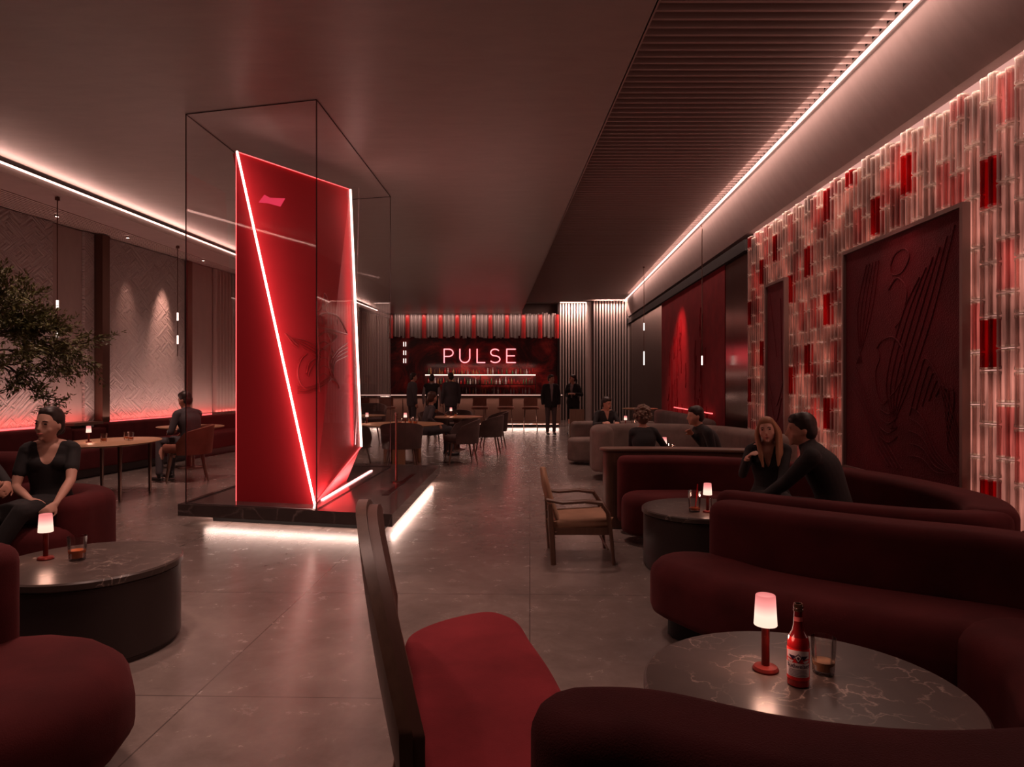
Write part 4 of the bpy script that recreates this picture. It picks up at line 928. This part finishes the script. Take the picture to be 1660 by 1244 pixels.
# wood-framed lounge chair in the aisle
t = thing('lounge_armchair', 'low wood-framed armchair with tan leather pads in the aisle', 'chair', (.54, 5.5)); W = M['wood']
for s_ in (-1, 1):
    y = .27*s_
    MB().tube([(-.22, y, 0), (-.235, y, .25), (-.25, y, .47)], [(.020, .014), (.024, .016), (.018, .016)], 8).build('leg', W, t)
    MB().tube([(.245, y, 0), (.225, y, .22), (.20, y, .40), (.15, y, .478), (.02, y*1.02, .492), (-.15, y*1.0, .480), (-.275, y*.94, .50)], [(.014, .020), (.016, .024), (.018, .026), (.018, .028), (.016, .030), (.015, .026), (.014, .018)], 10).build('armrest', W, t)
    MB().box((0, y*.9, .255), (.46, .022, .055)).build('side_rail', W, t, smooth=False)
MB().box((.215, 0, .255), (.022, .50, .055)).build('front_rail', W, t, smooth=False)
MB().tube([(.2, -.27, .12), (.2, .27, .12)], .008, 6).build('stretcher', W, t)
b = MB(); b.slab([(p.x, p.y) for p in cat_rom([(-.22, -.22), (-.2, -.24), (.19, -.24), (.225, -.21), (.225, .21), (.19, .24), (-.2, .24), (-.22, .22)], 4, True)], .265, .345, .03); b.v = [Vector((v.x, v.y, v.z+.06*v.x)) for v in b.v]; b.build('seat_cushion', M['leather'], t)
rs = []
for i in range(9):
    v = i/8; z = .30+.42*v; x = -.17-.12*v-.02*math.sin(PI*v); hw_ = .215*(1 if v < .7 else math.sqrt(max(.02, 1-((v-.7)/.31)**2)))
    rs.append([(x+(.022+.012*math.sin(PI*v))*math.cos(2*PI*k/20)-.03*(1-(math.sin(2*PI*k/20))**2)*0, hw_*math.sin(2*PI*k/20), z) for k in range(20)])
MB().rings(rs).build('backrest', M['leather'], t)
# foreground chair
t = thing('shell_chair', 'nearest chair with maroon seat and tall dark curved back at bottom centre', 'chair', (-.1, 2.1))
out = cat_rom([(-.40, 2.50), (-.385, 2.64), (-.27, 2.78), (-.10, 2.87), (.02, 2.77), (.075, 2.55), (.14, 2.27), (.175, 2.0), (.155, 1.72), (.03, 1.60), (-.15, 1.58), (-.27, 1.66), (-.36, 2.1)], 7, True)
b = MB(); b.slab([(p.x, p.y) for p in out], .355, .445, .04); b.build('seat', M['velvet_seat'] if 'velvet_seat' in M else velvet('seat_maroon', (.19, .020, .026)), t, world=True, edge=70)
def fx(y): return -.255-.07*max(0, (y-2.2)/.3)+.16*max(0, (2.35-y)/.85)**1.7
def back_sheet(off0, off1, inset, nm, mm):
    A = []; n = 24
    for i in range(n+1):
        a = PI*i/n; 
        y = 2.02+(.52-inset)*math.cos(a); ztop = 1.045-inset-.42*abs(math.cos(a))**2.6
        col = []
        for j in range(13):
            z = .30+inset+(ztop-.30-inset)*j/12; x = fx(y)-.2*z-.02*math.sin(PI*j/12); col.append((x, y, z))
        A.append([(x+off0, y, z) for x, y, z in col]+[(x+off1, y, z) for x, y, z in reversed(col)])
    MB().rings(A).build(nm, mm, t, world=True, edge=50)
back_sheet(-.030, .0, 0, 'back_shell', M['wood']); back_sheet(.0, .028, .015, 'back_pad', mat('brown_leather', (.13, .06, .045), .45))
for (x, y) in ((-.42, 2.42), (.0, 2.55), (-.30, 1.55), (.12, 1.6)): MB().tube([(x*.8, y, .36), (x, y, 0)], [.022, .013], 8).build('leg', M['wood'], t, world=True)
# tall chair by the standing woman
t = thing('high_chair', 'tall dark bronze-backed chair in front of the standing woman', 'chair', (XY(934, 13.9)[0], 13.9)); 
MB().box((0, 0, .62), (.30, .36, .08)).build('seat', M['rust'], t, smooth=False); MB().box((0, -.17, .62), (.30, .03, .52)).build('backrest', M['wood'], t, smooth=False)
for a in (-1, 1):
    for c in (-1, 1): MB().box((.125*a, .14*c, .29), (.04, .04, .58)).build('leg', M['wood'], t, smooth=False)

# ---------------------------------------------------------------- olive tree at the left edge
t = thing('olive_tree', 'olive tree with small dark leaves reaching in from the left edge', 'tree', (-5.72, 7.0)); rr = random.Random(21)
MB().lathe([(.28, 0), (.34, .05), (.38, .5), (.36, .52), (.33, .50), (.33, .45)], 24).build('planter', M['rubber'], t)
MB().tube([(0, 0, .45), (.05, .02, 1.0), (.0, .05, 1.5), (.12, 0, 1.9)], [.06, .05, .045, .035], 8).build('trunk', M['bark'], t)
tips = []; b = MB()
def grow(p, d, L, r, dep):
    pts = [p]; q = p.copy(); dd = d.copy()
    for k in range(5):
        dd = (dd+Vector((rr.uniform(-.25, .25), rr.uniform(-.25, .25), rr.uniform(-.22, .2)))).normalized(); q = q+dd*L/5; pts.append(q.copy())
        if dep <= 1: tips.append((q.copy(), dd.copy()))
    b.tube(pts, [r*(1-.13*k) for k in range(6)], 5)
    if dep > 0:
        for _ in range(4 if dep > 1 else 4):
            i = rr.randrange(2, 6); nd_ = (dd+Vector((rr.uniform(-.9, .9), rr.uniform(-.8, .8), rr.uniform(-.7, .7)))).normalized(); grow(pts[i], nd_, L*rr.uniform(.5, .75), r*.55, dep-1)
for d in ((1, -.1, .25), (1, .1, -.1), (.9, .2, .6), (.8, -.3, .05), (.3, .4, .8), (1, .0, -.35), (-.5, -.3, .5), (1, -.1, .45)):
    grow(Vector((.1, 0, 1.75)), Vector(d).normalized(), .62, .020, 3)
b.build('branches', M['bark'], t); b = MB()
for p, d in tips:
    for _ in range(5):
        a = (d+Vector((rr.uniform(-1, 1), rr.uniform(-1, 1), rr.uniform(-.8, .8)))).normalized(); w_ = a.cross(Vector((rr.uniform(-1, 1), rr.uniform(-1, 1), 1))).normalized(); L = rr.uniform(.035, .065); q = p+Vector((rr.uniform(-.03, .03),)*3)
        b.add([q, q+a*L*.5+w_*L*.17, q+a*L, q+a*L*.5-w_*L*.17], [(0, 1, 2, 3)])
b.build('foliage', M['leaf'], t, smooth=False)
light('SPOT', 'tree_spot', (-5.6, 6.9, 3.82), 60, (1, .62, .40), spot=70, blend=1, radius=.05, target=(-5.4, 7.0, 1.6))
# ---------------------------------------------------------------- people
def sweep(b, pts, rads, side, n=18):
    pts = [Vector(p) for p in pts]; m = len(pts); rs = []
    for i, p in enumerate(pts):
        t = (pts[min(i+1, m-1)]-pts[max(i-1, 0)]).normalized(); u = (side-t*side.dot(t)).normalized(); v = t.cross(u); ru, rv = rads[i]
        rs.append([p+u*ru*math.cos(2*PI*k/n)+v*rv*math.sin(2*PI*k/n) for k in range(n)])
    return b.rings(rs)
def limb(b, pts, rad, n=12):
    P_ = cat_rom(pts, 5); m = len(P_); k = len(rad)-1; rr_ = []
    for i in range(m):
        x = i/(m-1)*k; j = min(int(x), k-1); rr_.append(rad[j]+(rad[j+1]-rad[j])*(x-j))
    b.tube(P_, rr_, n); b.ball(P_[0], rr_[0]*.98, 10); b.ball(P_[-1], rr_[-1]*.98, 10); return b
def ik(a, c, la, lb, pole):
    d = c-a; L = min(d.length, (la+lb)*.995); d.normalize(); x = (la*la-lb*lb+L*L)/(2*L); h = math.sqrt(max(1e-6, la*la-x*x)); p = (pole-d*pole.dot(d)).normalized()
    return a+d*x+p*h, a+d*L
def hand(b, w, d, nrm, s, thumb, curl=.6):
    d = d.normalized(); nrm = (nrm-d*nrm.dot(d)).normalized(); side = d.cross(nrm)*thumb
    sweep(b, [w-d*.01, w+d*.03*s, w+d*.06*s, w+d*.085*s], [(.026*s, .019*s), (.036*s, .016*s), (.041*s, .014*s), (.038*s, .012*s)], side, 12)
    for k, (o, L) in enumerate(((.031, .068), (.011, .078), (-.010, .073), (-.030, .058))):
        p = w+d*.078*s+side*o*s; q = [p]; dd = d.copy()
        for j in range(3):
            dd = (dd*math.cos(curl*.55)+nrm*math.sin(curl*.55)).normalized(); nrm2 = nrm; p = p+dd*L*s/3; q.append(p)
        b.tube(q, [.0095*s, .0090*s, .0085*s, .0072*s], 8); b.ball(q[-1], .0072*s, 8)
    p = w+d*.025*s+side*.030*s; q = [p, p+(side*.7+d*.6+nrm*.2).normalized()*.035*s, p+(side*.7+d*.6+nrm*.2).normalized()*.035*s+(d*.85+nrm*.4+side*.1).normalized()*.034*s]
    b.tube(q, [.013*s, .0105*s, .008*s], 8); b.ball(q[-1], .008*s, 8)
def finish(b, name, m, parent, voxel, smooth_it=3, cut=None, edge=None):
    o = b.build(name, M['skin'], None); md = o.modifiers.new('r', 'REMESH'); md.mode = 'VOXEL'; md.voxel_size = voxel; md.use_smooth_shade = True
    dg = bpy.context.evaluated_depsgraph_get(); me = bpy.data.meshes.new_from_object(o.evaluated_get(dg)); bpy.data.objects.remove(o)
    bm = bmesh.new(); bm.from_mesh(me)
    for _ in range(smooth_it): bmesh.ops.smooth_vert(bm, verts=bm.verts, factor=.5, use_axis_x=True, use_axis_y=True, use_axis_z=True)
    if cut: bmesh.ops.delete(bm, geom=[f for f in bm.faces if cut(f.calc_center_median())], context='FACES')
    if cut:
        for _ in range(10):
            mv = {}
            for v_ in bm.verts:
                nb_ = [e.other_vert(v_) for e in v_.link_edges if e.is_boundary]
                if len(nb_) == 2: mv[v_] = v_.co*.4+(nb_[0].co+nb_[1].co)*.3
            for v_, c_ in mv.items(): v_.co = c_
    for f in bm.faces: f.smooth = True
    bm.to_mesh(me); bm.free(); me.name = name; me.materials.clear(); me.materials.append(M[m] if isinstance(m, str) else m)
    r = bpy.data.objects.new(name, me); COL.objects.link(r); r.parent = parent; return r
def person(label, loc, face, sex='m', pose='sit', hip=.50, sc=.95, lean=(0, 0), hands=None, knees=None, feet=None, yaw=0, pitch=0, hair='short', hairm='hair', top='cloth', bot='cloth', sleeve=1.0,
           neck=None, coat=None, skin='skin', vox=.010, hs=1.0, detail=False, neckd=0, elbow_out=.5, roll=0, skirt=False, poles=None, curl=.6, vest=None):
    t = thing('person', label, 'person', (loc[0], loc[1], 0), face, sc=1)
    Mi = (Matrix.Translation((loc[0], loc[1], 0)) @ Matrix.Rotation(face, 4, 'Z')).inverted(); s = sc; X = Vector((1, 0, 0))
    W2 = lambda p: Mi @ Vector(p)
    hp = Vector((0, 0, hip)); lf, ls = lean   # lean forward, lean sideways (radians)
    up = Vector((math.sin(ls), -math.sin(lf), math.cos(lf)*math.cos(ls))).normalized()
    mid = Vector((up.x*.45, up.y*.35, 1)).normalized()
    wa = hp+mid*.15*s; ch = wa+((mid+up)/2).normalized()*.18*s; sh = ch+up*.12*s; nb = sh+up*.045*s
    side = (X-up*X.dot(up)).normalized(); fwd = side.cross(up)*-1; fwd = -fwd if fwd.y > 0 else fwd
    F = sex == 'f'; sw = (.155 if F else .185)*s
    SH = {-1: sh-side*sw-up*.01*s, 1: sh+side*sw-up*.01*s}
    tr = [(.150, .105), (.172 if F else .160, .118), (.122 if F else .142, .092 if F else .105), (.150 if F else .172, .105 if F else .118), (.145 if F else .172, .078), (.065, .055)]
    tpts = [hp-Vector((0, 0, .08*s)), hp, wa, ch, sh, nb+up*.01*s]
    def torso(b, k=1.0, add=0, extra=None, upto=6):
        pp = list(tpts); rr_ = [(a*s*k+add, c*s*k+add) for a, c in tr]
        if extra: pp = extra[0]+pp[1:]; rr_ = extra[1]+rr_[1:]
        Q = cat_rom(pp[:upto], 4); m = len(Q); kk = len(pp[:upto])-1; RR = []
        for i in range(m):
            x = i/(m-1)*kk; j = min(int(x), kk-1); f = x-j; f = f*f*(3-2*f); RR.append(tuple(rr_[j][c]+(rr_[j+1][c]-rr_[j][c])*f for c in (0, 1)))
        sweep(b, Q, RR, X, 22)
        for sg in (-1, 1):
            b.ball(SH[sg]-side*sg*.012*s, .056*s*k+add, 12)
            b.tube([nb-side*-sg*.03*s, SH[sg]+up*.012*s], [.045*s*k+add, .045*s*k+add], 10)
            if F: b.ball(ch+side*sg*.066*s+fwd*.062*s+up*.02*s, (.062*s*k+add, .058*s*k+add, .058*s*k+add), 14)
    hd = nb+up*(.045+.0)*s+Vector((0, 0, (.125+neckd)))*s-Vector((0, .012, 0))
    hd = hd+fwd*.02*s
    hm = Matrix.Rotation(yaw, 3, 'Z') @ Matrix.Rotation(roll, 3, 'Y') @ Matrix.Rotation(pitch, 3, 'X'); H_ = lambda v: hd+hm @ (Vector(v)*hs*s)
    arms = {}
    for sg in (-1, 1):
        tg = W2(hands[sg]) if hands and sg in hands else (SH[sg]+Vector((sg*.06*s, -.03, -.52*s)))
        pole = Vector((sg*elbow_out, .55, -.5))
        if poles and sg in poles: pole = Vector(poles[sg])
        el, wr = ik(SH[sg], tg, .28*s, .255*s, pole); arms[sg] = (SH[sg], el, wr)
    legs = {}
    for sg in (-1, 1):
        h = hp+X*sg*.088*s-Vector((0, 0, .02))
        if pose == 'sit':
            kn = W2(knees[sg]) if knees else Vector((sg*.12*s, -.44*s, hip+.02)); ft = W2(feet[sg]) if feet else Vector((sg*.13*s, -.46*s, .08))
        else:
            ft = W2(feet[sg]) if feet else Vector((sg*.10*s, .01, .085*s)); kn = (h+ft)/2+Vector((0, -.02, .02))
        legs[sg] = (h, kn, ft)
    # body: one continuous surface
    b = MB(); torso(b)
    b.tube([nb-up*.03*s, H_((0, .012, -.06))], [.056*s*(.88 if F else 1), .050*s*(.88 if F else 1)], 14)
    vs = []; n = 20; hb = MB()
    for i in range(15):
        th = PI*i/14; ring = []
        for k in range(n):
            ph = 2*PI*k/n; x, y, z = math.sin(th)*math.cos(ph), math.sin(th)*math.sin(ph), -math.cos(th)
            jw = 1 if z > -.1 else 1-(.42 if F else .36)*((-z-.1)/.9)**1.3
            ring.append(H_((x*.074*jw, y*.094*(1 if z > -.2 or y < 0 else .8)-(.010 if z < -.4 else 0), z*.118-(.004 if z < -.5 else 0))))
        vs.append(ring)
    b.rings(vs)
    b.tube([H_((0, -.088, .018)), H_((0, -.101, -.010)), H_((0, -.108 if F else -.113, -.028)), H_((0, -.092, -.038))], [k_*s*hs*(.82 if F else 1) for k_ in (.009, .011, .014, .008)], 8)
    b.ball(H_((0, -.088, -.062)), (.022*s*hs, .012*s*hs, .011*s*hs), 10); b.ball(H_((0, -.080, -.096)), ((.017 if F else .022)*s, .015*s, .015*s), 12)
    for sg in (-1, 1):
        (b.ball(H_((sg*.072, .008, -.008)), (.010*s, .020*s, .030*s), 10) if hair != 'long' else 0); b.ball(H_((sg*.030, -.080, .030)), ((.020 if F else .024)*s, (.009 if F else .012)*s, .007*s), 10); b.ball(H_((sg*.038, -.054, -.030)), (.024 if F else .028)*s, 14)
        S_, E_, Wr = arms[sg]
        limb(b, [S_, S_.lerp(E_, .5)+(E_-S_).cross(X).normalized()*0, E_], [.044*s, .042*s, .034*s] if F else [.052*s, .048*s, .038*s])
        limb(b, [E_, E_.lerp(Wr, .4), Wr], [.034*s, .034*s, .022*s] if F else [.040*s, .038*s, .026*s])
        d = (Wr-E_).normalized(); hand(b, Wr, (d*.8+Vector((-sg*.3, -.1, 0))) if hands and sg in hands else d+Vector((0, -.1, -.3)), Vector((-sg*.6, -.1, -.5)) if hands and sg in hands else Vector((-sg, 0, 0)), s*(.92 if F else 1), sg if not (hands and sg in hands) else sg, curl)
        h, kn, ft = legs[sg]; limb(b, [h, h.lerp(kn, .5), kn], [.088*s, .078*s, .056*s]); limb(b, [kn, kn.lerp(ft, .35)+Vector((0, .012, 0)), ft], [.054*s, .056*s, .034*s])
        limb(b, [ft-Vector((0, -.03, .035*s)), ft+Vector((0, -.12, -.05*s))], [.036*s, .026*s])
    finish(b, 'body', skin, t, vox if not detail else min(vox, .006), 3)
    # clothing
    b = MB()
    if pose == 'stand' and coat is None and not F: torso(b, 1.05, .006)
    else: torso(b, 1.04, .006)
    for sg in (-1, 1):
        S_, E_, Wr = arms[sg]; limb(b, [S_, S_.lerp(E_, .5), E_], [.056*s+.004, .054*s, .045*s] if not F else [.050*s, .048*s, .040*s] ) if sleeve > .5 else limb(b, [S_, S_.lerp(E_, .62)], [.052*s, .050*s])
        if sleeve > .9: limb(b, [E_, E_.lerp(Wr, .4), E_.lerp(Wr, .94)], [.046*s, .043*s, .033*s] if not F else [.039*s, .037*s, .028*s])
        if not F or sleeve > .5: pass
    if neck != 'deep' and not F: b.tube([nb-up*.01*s, nb+up*.05*s], [.070*s, .060*s], 16)
    cut = None
    if neck: 
        fr = sh+fwd*.1
        wv, dv = (.075, .17) if neck == 'u' else (.055, .19) if neck == 'v' else (.05, .15)
        def cut(p, wv=wv*s, dv=dv*s):
            q = p-(nb+up*.02*s); v = -q.dot(up); u = q.dot(side); f = q.dot(fwd)
            if f < -.02: return v < -.005
            if v < 0: return True
            return v < dv and abs(u) < (wv*(1-v/dv)**(.5 if neck == 'u' else 1.0)+.004)
    else:
        def cut(p): return (p-(nb+up*(.02 if F else .07)*s)).dot(up) > 0
    finish(b, {'f': 'top', 'm': 'shirt'}[sex], top, t, vox*.9, 3, cut)
    b = MB(); 
    sweep(b, [hp-Vector((0, 0, .10*s)), hp, hp+(wa-hp)*.75], [(.150*s+.01, .110*s+.012), (.172*s+.008, .122*s+.008), ((.13 if F else .148)*s+.008, .105*s+.006)], X, 20)
    for sg in (-1, 1):
        h, kn, ft = legs[sg]; limb(b, [h, h.lerp(kn, .5), kn], [.094*s, .086*s, .066*s]); limb(b, [kn, kn.lerp(ft, .4), ft+(kn-ft)*.06], [.066*s, .062*s, .050*s] if not skirt else [.064*s, .060*s, .052*s])
    if skirt and pose == 'sit':
        k1, k2 = legs[-1][1], legs[1][1]; sweep(b, [hp, hp.lerp((k1+k2)/2, .5), (k1+k2)/2], [(.18*s, .12*s), (.165*s, .10*s), (.13*s, .075*s)], X, 18)
    finish(b, 'trousers' if not skirt else 'skirt', bot, t, vox, 3)
    if coat:   # open jacket over the shirt
        b = MB(); ex = ([hp-Vector((0, -.0, .16*s))], [(.185*s, .135*s)]); torso(b, 1.10, .016, ex)
        for sg in (-1, 1):
            S_, E_, Wr = arms[sg]
            if vest is None:
                limb(b, [S_, S_.lerp(E_, .5), E_], [.066*s, .064*s, .054*s]); limb(b, [E_, E_.lerp(Wr, .4), E_.lerp(Wr, .92)], [.054*s, .050*s, .042*s])
        if vest is None: b.tube([nb-up*.0*s, nb+up*.035*s], [.078*s, .066*s], 16)
        def cut2(p):
            q = p-nb; v = -q.dot(up); u = q.dot(side); f = q.dot(fwd)
            if v < -.03*s: return True
            return f > .015 and abs(u) < .052*s*(1-max(0, v)/(.62*s)) and v < .60*s
        finish(b, 'jacket' if vest is None else 'waistcoat', coat, t, vox, 3, cut2)
    for sg in (-1, 1):
        ft = legs[sg][2]; b = MB(); z0 = ft.z-.075*s
        b.slab([(p.x, p.y) for p in [Vector(q) for q in capsule([(ft.x, ft.y+.035*s), (ft.x, ft.y-.05*s), (ft.x, ft.y-.14*s)], lambda u: (.038+.006*math.sin(PI*u))*s)]], max(0.002, z0), max(.002, z0)+.055*s, .025*s, .006)
        b.tube([(ft.x, ft.y+.02*s, z0+.03*s), (ft.x, ft.y+.015*s, z0+.10*s)], [.040*s, .040*s], 10); b.build('shoe', M['shoe'], t)
    # hair
    b = MB(); hr = random.Random(len(label))
    hmM = hm
    def hball(c, r): b.ball(H_(c), tuple(k*hs*s for k in r), 16, hmM)
    hball((0, .020, .040), (.084, .094, .094)); hball((0, .045, -.005), (.078, .068, .085))
    if hair == 'short': hball((0, -.026, .080), (.066, .060, .046)); [hball((sg*.066, .002, .030), (.013, .028, .042)) for sg in (-1, 1)]
    if hair == 'bun': hball((0, .112, -.045), (.042, .036, .038)); hball((0, -.010, .082), (.066, .060, .044))
    if hair == 'long':
        hball((0, -.02, .085), (.066, .064, .045))
        for sg in (-1, 1):
            for o_, yy in ((0, .0), (.012, .035), (-.006, -.035), (.0, .06)):
                pts = [H_((sg*(.060+o_*.5), yy, .06)), H_((sg*(.090+o_), yy+.01, -.02)), H_((sg*(.088+o_), yy+.0, -.12)), H_((sg*(.080+o_), yy-.02, -.22)), H_((sg*(.070+o_), yy-.045, -.33))]
                limb(b, pts, [.018*s, .019*s, .022*s, .022*s, .008*s], 8)
        limb(b, [H_((0, .07, .04)), H_((0, .10, -.08)), H_((0, .085, -.24))], [.06*s, .06*s, .03*s])
    if hair == 'pony': limb(b, [H_((0, .09, .02)), H_((0, .13, -.05)), H_((0, .11, -.17))], [.03*s, .03*s, .012*s]); hball((0, -.03, .08), (.06, .05, .04))
    if hair == 'curly':
        for k in range(170):
            a = hr.uniform(0, 2*PI); e = hr.uniform(-.75, 1.4); r_ = hr.uniform(.092, .115); q = (r_*math.cos(e)*math.cos(a), .022+r_*math.cos(e)*math.sin(a)*1.05, .032+r_*math.sin(e))
            if q[1] < -.05 and q[2] < .05: continue
            b.ball(H_(q), hr.uniform(.011, .020)*s, 7)
    finish(b, 'hair', hairm, t, vox*.75 if hair != 'curly' else vox*.6, 2 if hair != 'curly' else 0)
    if detail:
        for sg in (-1, 1):
            MB().ball(H_((sg*.030, -.0825, .010)), (.0135*s*hs, .006*s*hs, .0065*s*hs), 12, hm).build('eye', M['eye'], t)
            MB().tube([H_((sg*.014, -.093, .026)), H_((sg*.030, -.0915, .032)), H_((sg*.046, -.080, .027))], [.003*s, .0035*s, .002*s], 6).build('eyebrow', M[hairm] if hairm != 'hair_blond' else M['hair_brown'], t)
        MB().tube([H_((-.021, -.089, -.060)), H_((-.008, -.1005, -.0605)), H_((.008, -.1005, -.0605)), H_((.021, -.089, -.060))], [.002*s, .0055*s, .0055*s, .002*s], 8).build('lips', M['lips'], t)
    return t
M['eye'] = mat('eye_dark', (.05, .03, .03), .2); M['lips'] = mat('lips', (.42, .10, .09), .45)
wz = lambda px, py, Y: (XY(px, Y)[0], Y, 1.4-(py-622)*Y/1100)
person('seated woman in a short-sleeved black dress smiling, hands clasped in her lap', (-3.33, 4.90), R(22), 'f', hip=.51, sc=.93, lean=(.06, .0), hands={-1: wz(50, 812, 4.62), 1: wz(90, 818, 4.60)}, knees={-1: (-3.42, 4.46, .52), 1: (-3.22, 4.46, .56)}, feet={-1: (-3.62, 4.40, .09), 1: (-3.45, 4.30, .10)},
       yaw=R(-22), pitch=R(0), hair='bun', sleeve=.4, neck='u', detail=True, vox=.008, neckd=-.022, hs=1.08, skin='skin2', skirt=True, elbow_out=.8, curl=.9, roll=R(4))
person('person cut off by left edge, only clasped hands and dark sleeve showing', (-3.93, 4.70), R(54), 'm', hip=.51, sc=.95, lean=(.18, 0), hands={-1: wz(27, 800, 4.46), 1: wz(22, 796, 4.52)}, vox=.009, knees={-1: (-3.85, 4.3, .52), 1: (-3.75, 4.45, .52)}, feet={-1: (-3.9, 4.25, .09), 1: (-3.8, 4.35, .09)}, curl=1.2, hair='short')
person('man in a dark grey suit seated in the rust armchair at left, looking down', (-4.66, 9.86), R(-118), 'm', hip=.54, sc=.96, lean=(.30, 0), hands={-1: (-5.0, 10.15, .70), 1: (-4.98, 9.85, .70)}, yaw=R(15), pitch=R(16), top='cloth_grey', bot='cloth_grey', knees={-1: (-5.05, 10.1, .56), 1: (-5.08, 9.80, .56)}, feet={-1: (-5.02, 9.98, .09), 1: (-5.0, 9.62, .09)}, hs=1.05)
person('leftmost of three standing men at the bar, in a dark suit turned right', XY(668, 18.5), R(120), 'm', 'stand', .93, .965, (.02, 0), yaw=R(-10), top='cloth_grey', bot='cloth_grey', coat='cloth_grey', vox=.016)
person('middle of three standing men at the bar, back turned, waistcoat over pale sleeves', XY(700, 18.7), R(176), 'm', 'stand', .91, .945, (.02, 0), top='shirt', bot='cloth', coat='cloth', vest=1, vox=.016)
person('rightmost of three standing men at the bar, in a dark suit with his back turned', XY(731, 18.5), R(205), 'm', 'stand', .93, .975, (.02, 0), yaw=R(15), top='cloth_grey', bot='cloth_grey', coat='cloth_grey', vox=.016)
person('seated person with hand to chin behind the large round table, back to the room', (-1.62, 13.05), R(118), 'f', hip=.50, sc=.95, lean=(.18, 0), hands={1: wz(703, 668, 13.0), -1: wz(712, 690, 12.85)}, hair='pony', hairm='hair_brown', top='cloth_grey', bot='cloth_grey', yaw=R(20), vox=.012, hs=1.05)
person('standing man in an open dark blazer and grey trousers by the bar', XY(893, 18.5), R(8), 'm', 'stand', .90, .94, (.0, 0), yaw=R(42), top='shirt', bot='cloth_mid', coat='cloth', vox=.013, detail=True)
person('standing woman in dark blazer and skirt facing the man beside her', XY(929, 18.8), R(-28), 'f', 'stand', .90, .945, (.0, 0), yaw=R(-40), top='shirt', bot='cloth', coat='cloth', vox=.013, hair='pony', hands={-1: (XY(922, 18.6)[0], 18.55, 1.12), 1: (XY(932, 18.6)[0], 18.5, 1.12)}, detail=True)
person('seated man in a black open-necked shirt on the beige bench looking down right', (1.62, 11.85), R(14), 'm', hip=.51, sc=.84, lean=(.16, 0), yaw=R(30), pitch=R(12), neck='v', hands={-1: (1.55, 11.5, .73), 1: (1.8, 11.5, .73)}, detail=True, hs=1.1, neckd=-.01)
person('curly-haired person in black seen from behind, beyond the wood partition', (1.45, 7.42), R(186), 'f', hip=.50, sc=.82, lean=(.16, 0), hair='curly', hairm='hair_curl', hs=1.12, yaw=R(-8), vox=.010, hands={-1: (1.68, 7.72, .64), 1: (1.42, 7.75, .64)}, neckd=-.01)
person('man in a black shirt leaning forward in profile with a hand at his chin', (2.28, 7.62), R(-84), 'm', hip=.50, sc=.90, lean=(.62, 0), pitch=R(6), yaw=R(-2), hands={-1: wz(1122, 704, 7.55), 1: (1.98, 7.45, .63)}, knees={-1: (2.0, 7.75, .5), 1: (2.0, 7.5, .5)}, feet={-1: (2.05, 7.8, .09), 1: (2.05, 7.5, .09)}, vox=.010, hs=1.0, hair='short', elbow_out=.1)
person('woman with long blond hair in a black v-neck top, one hand raised', (2.06, 5.42), R(-22), 'f', hip=.50, sc=.86, lean=(.34, -.05), hair='long', hairm='hair_blond', neck='v', yaw=R(-4), pitch=R(-2), hands={-1: wz(1212, 742, 5.10), 1: (1.92, 4.98, .48)}, detail=True, vox=.0085, skin='skin2', neckd=-.02, hs=.98, roll=R(-7), poles={-1: (-.3, .2, -1)}, knees={-1: (1.90, 5.0, .50), 1: (2.05, 5.0, .50)}, feet={-1: (1.92, 4.98, .1), 1: (2.1, 5.0, .1)})
person('man in a black shirt turned to the blond woman with his back to the camera', (2.22, 4.66), R(-118), 'm', hip=.51, sc=.97, lean=(.52, .05), pitch=R(6), yaw=R(14), hands={-1: (1.80, 5.0, .52), 1: (1.68, 4.86, .50)}, knees={-1: (1.98, 4.95, .52), 1: (1.93, 4.70, .52)}, feet={-1: (2.05, 4.95, .1), 1: (2.0, 4.65, .1)}, vox=.010, hs=.98, poles={-1: (0, .2, -1), 1: (.3, .3, -1)}, neckd=-.03)
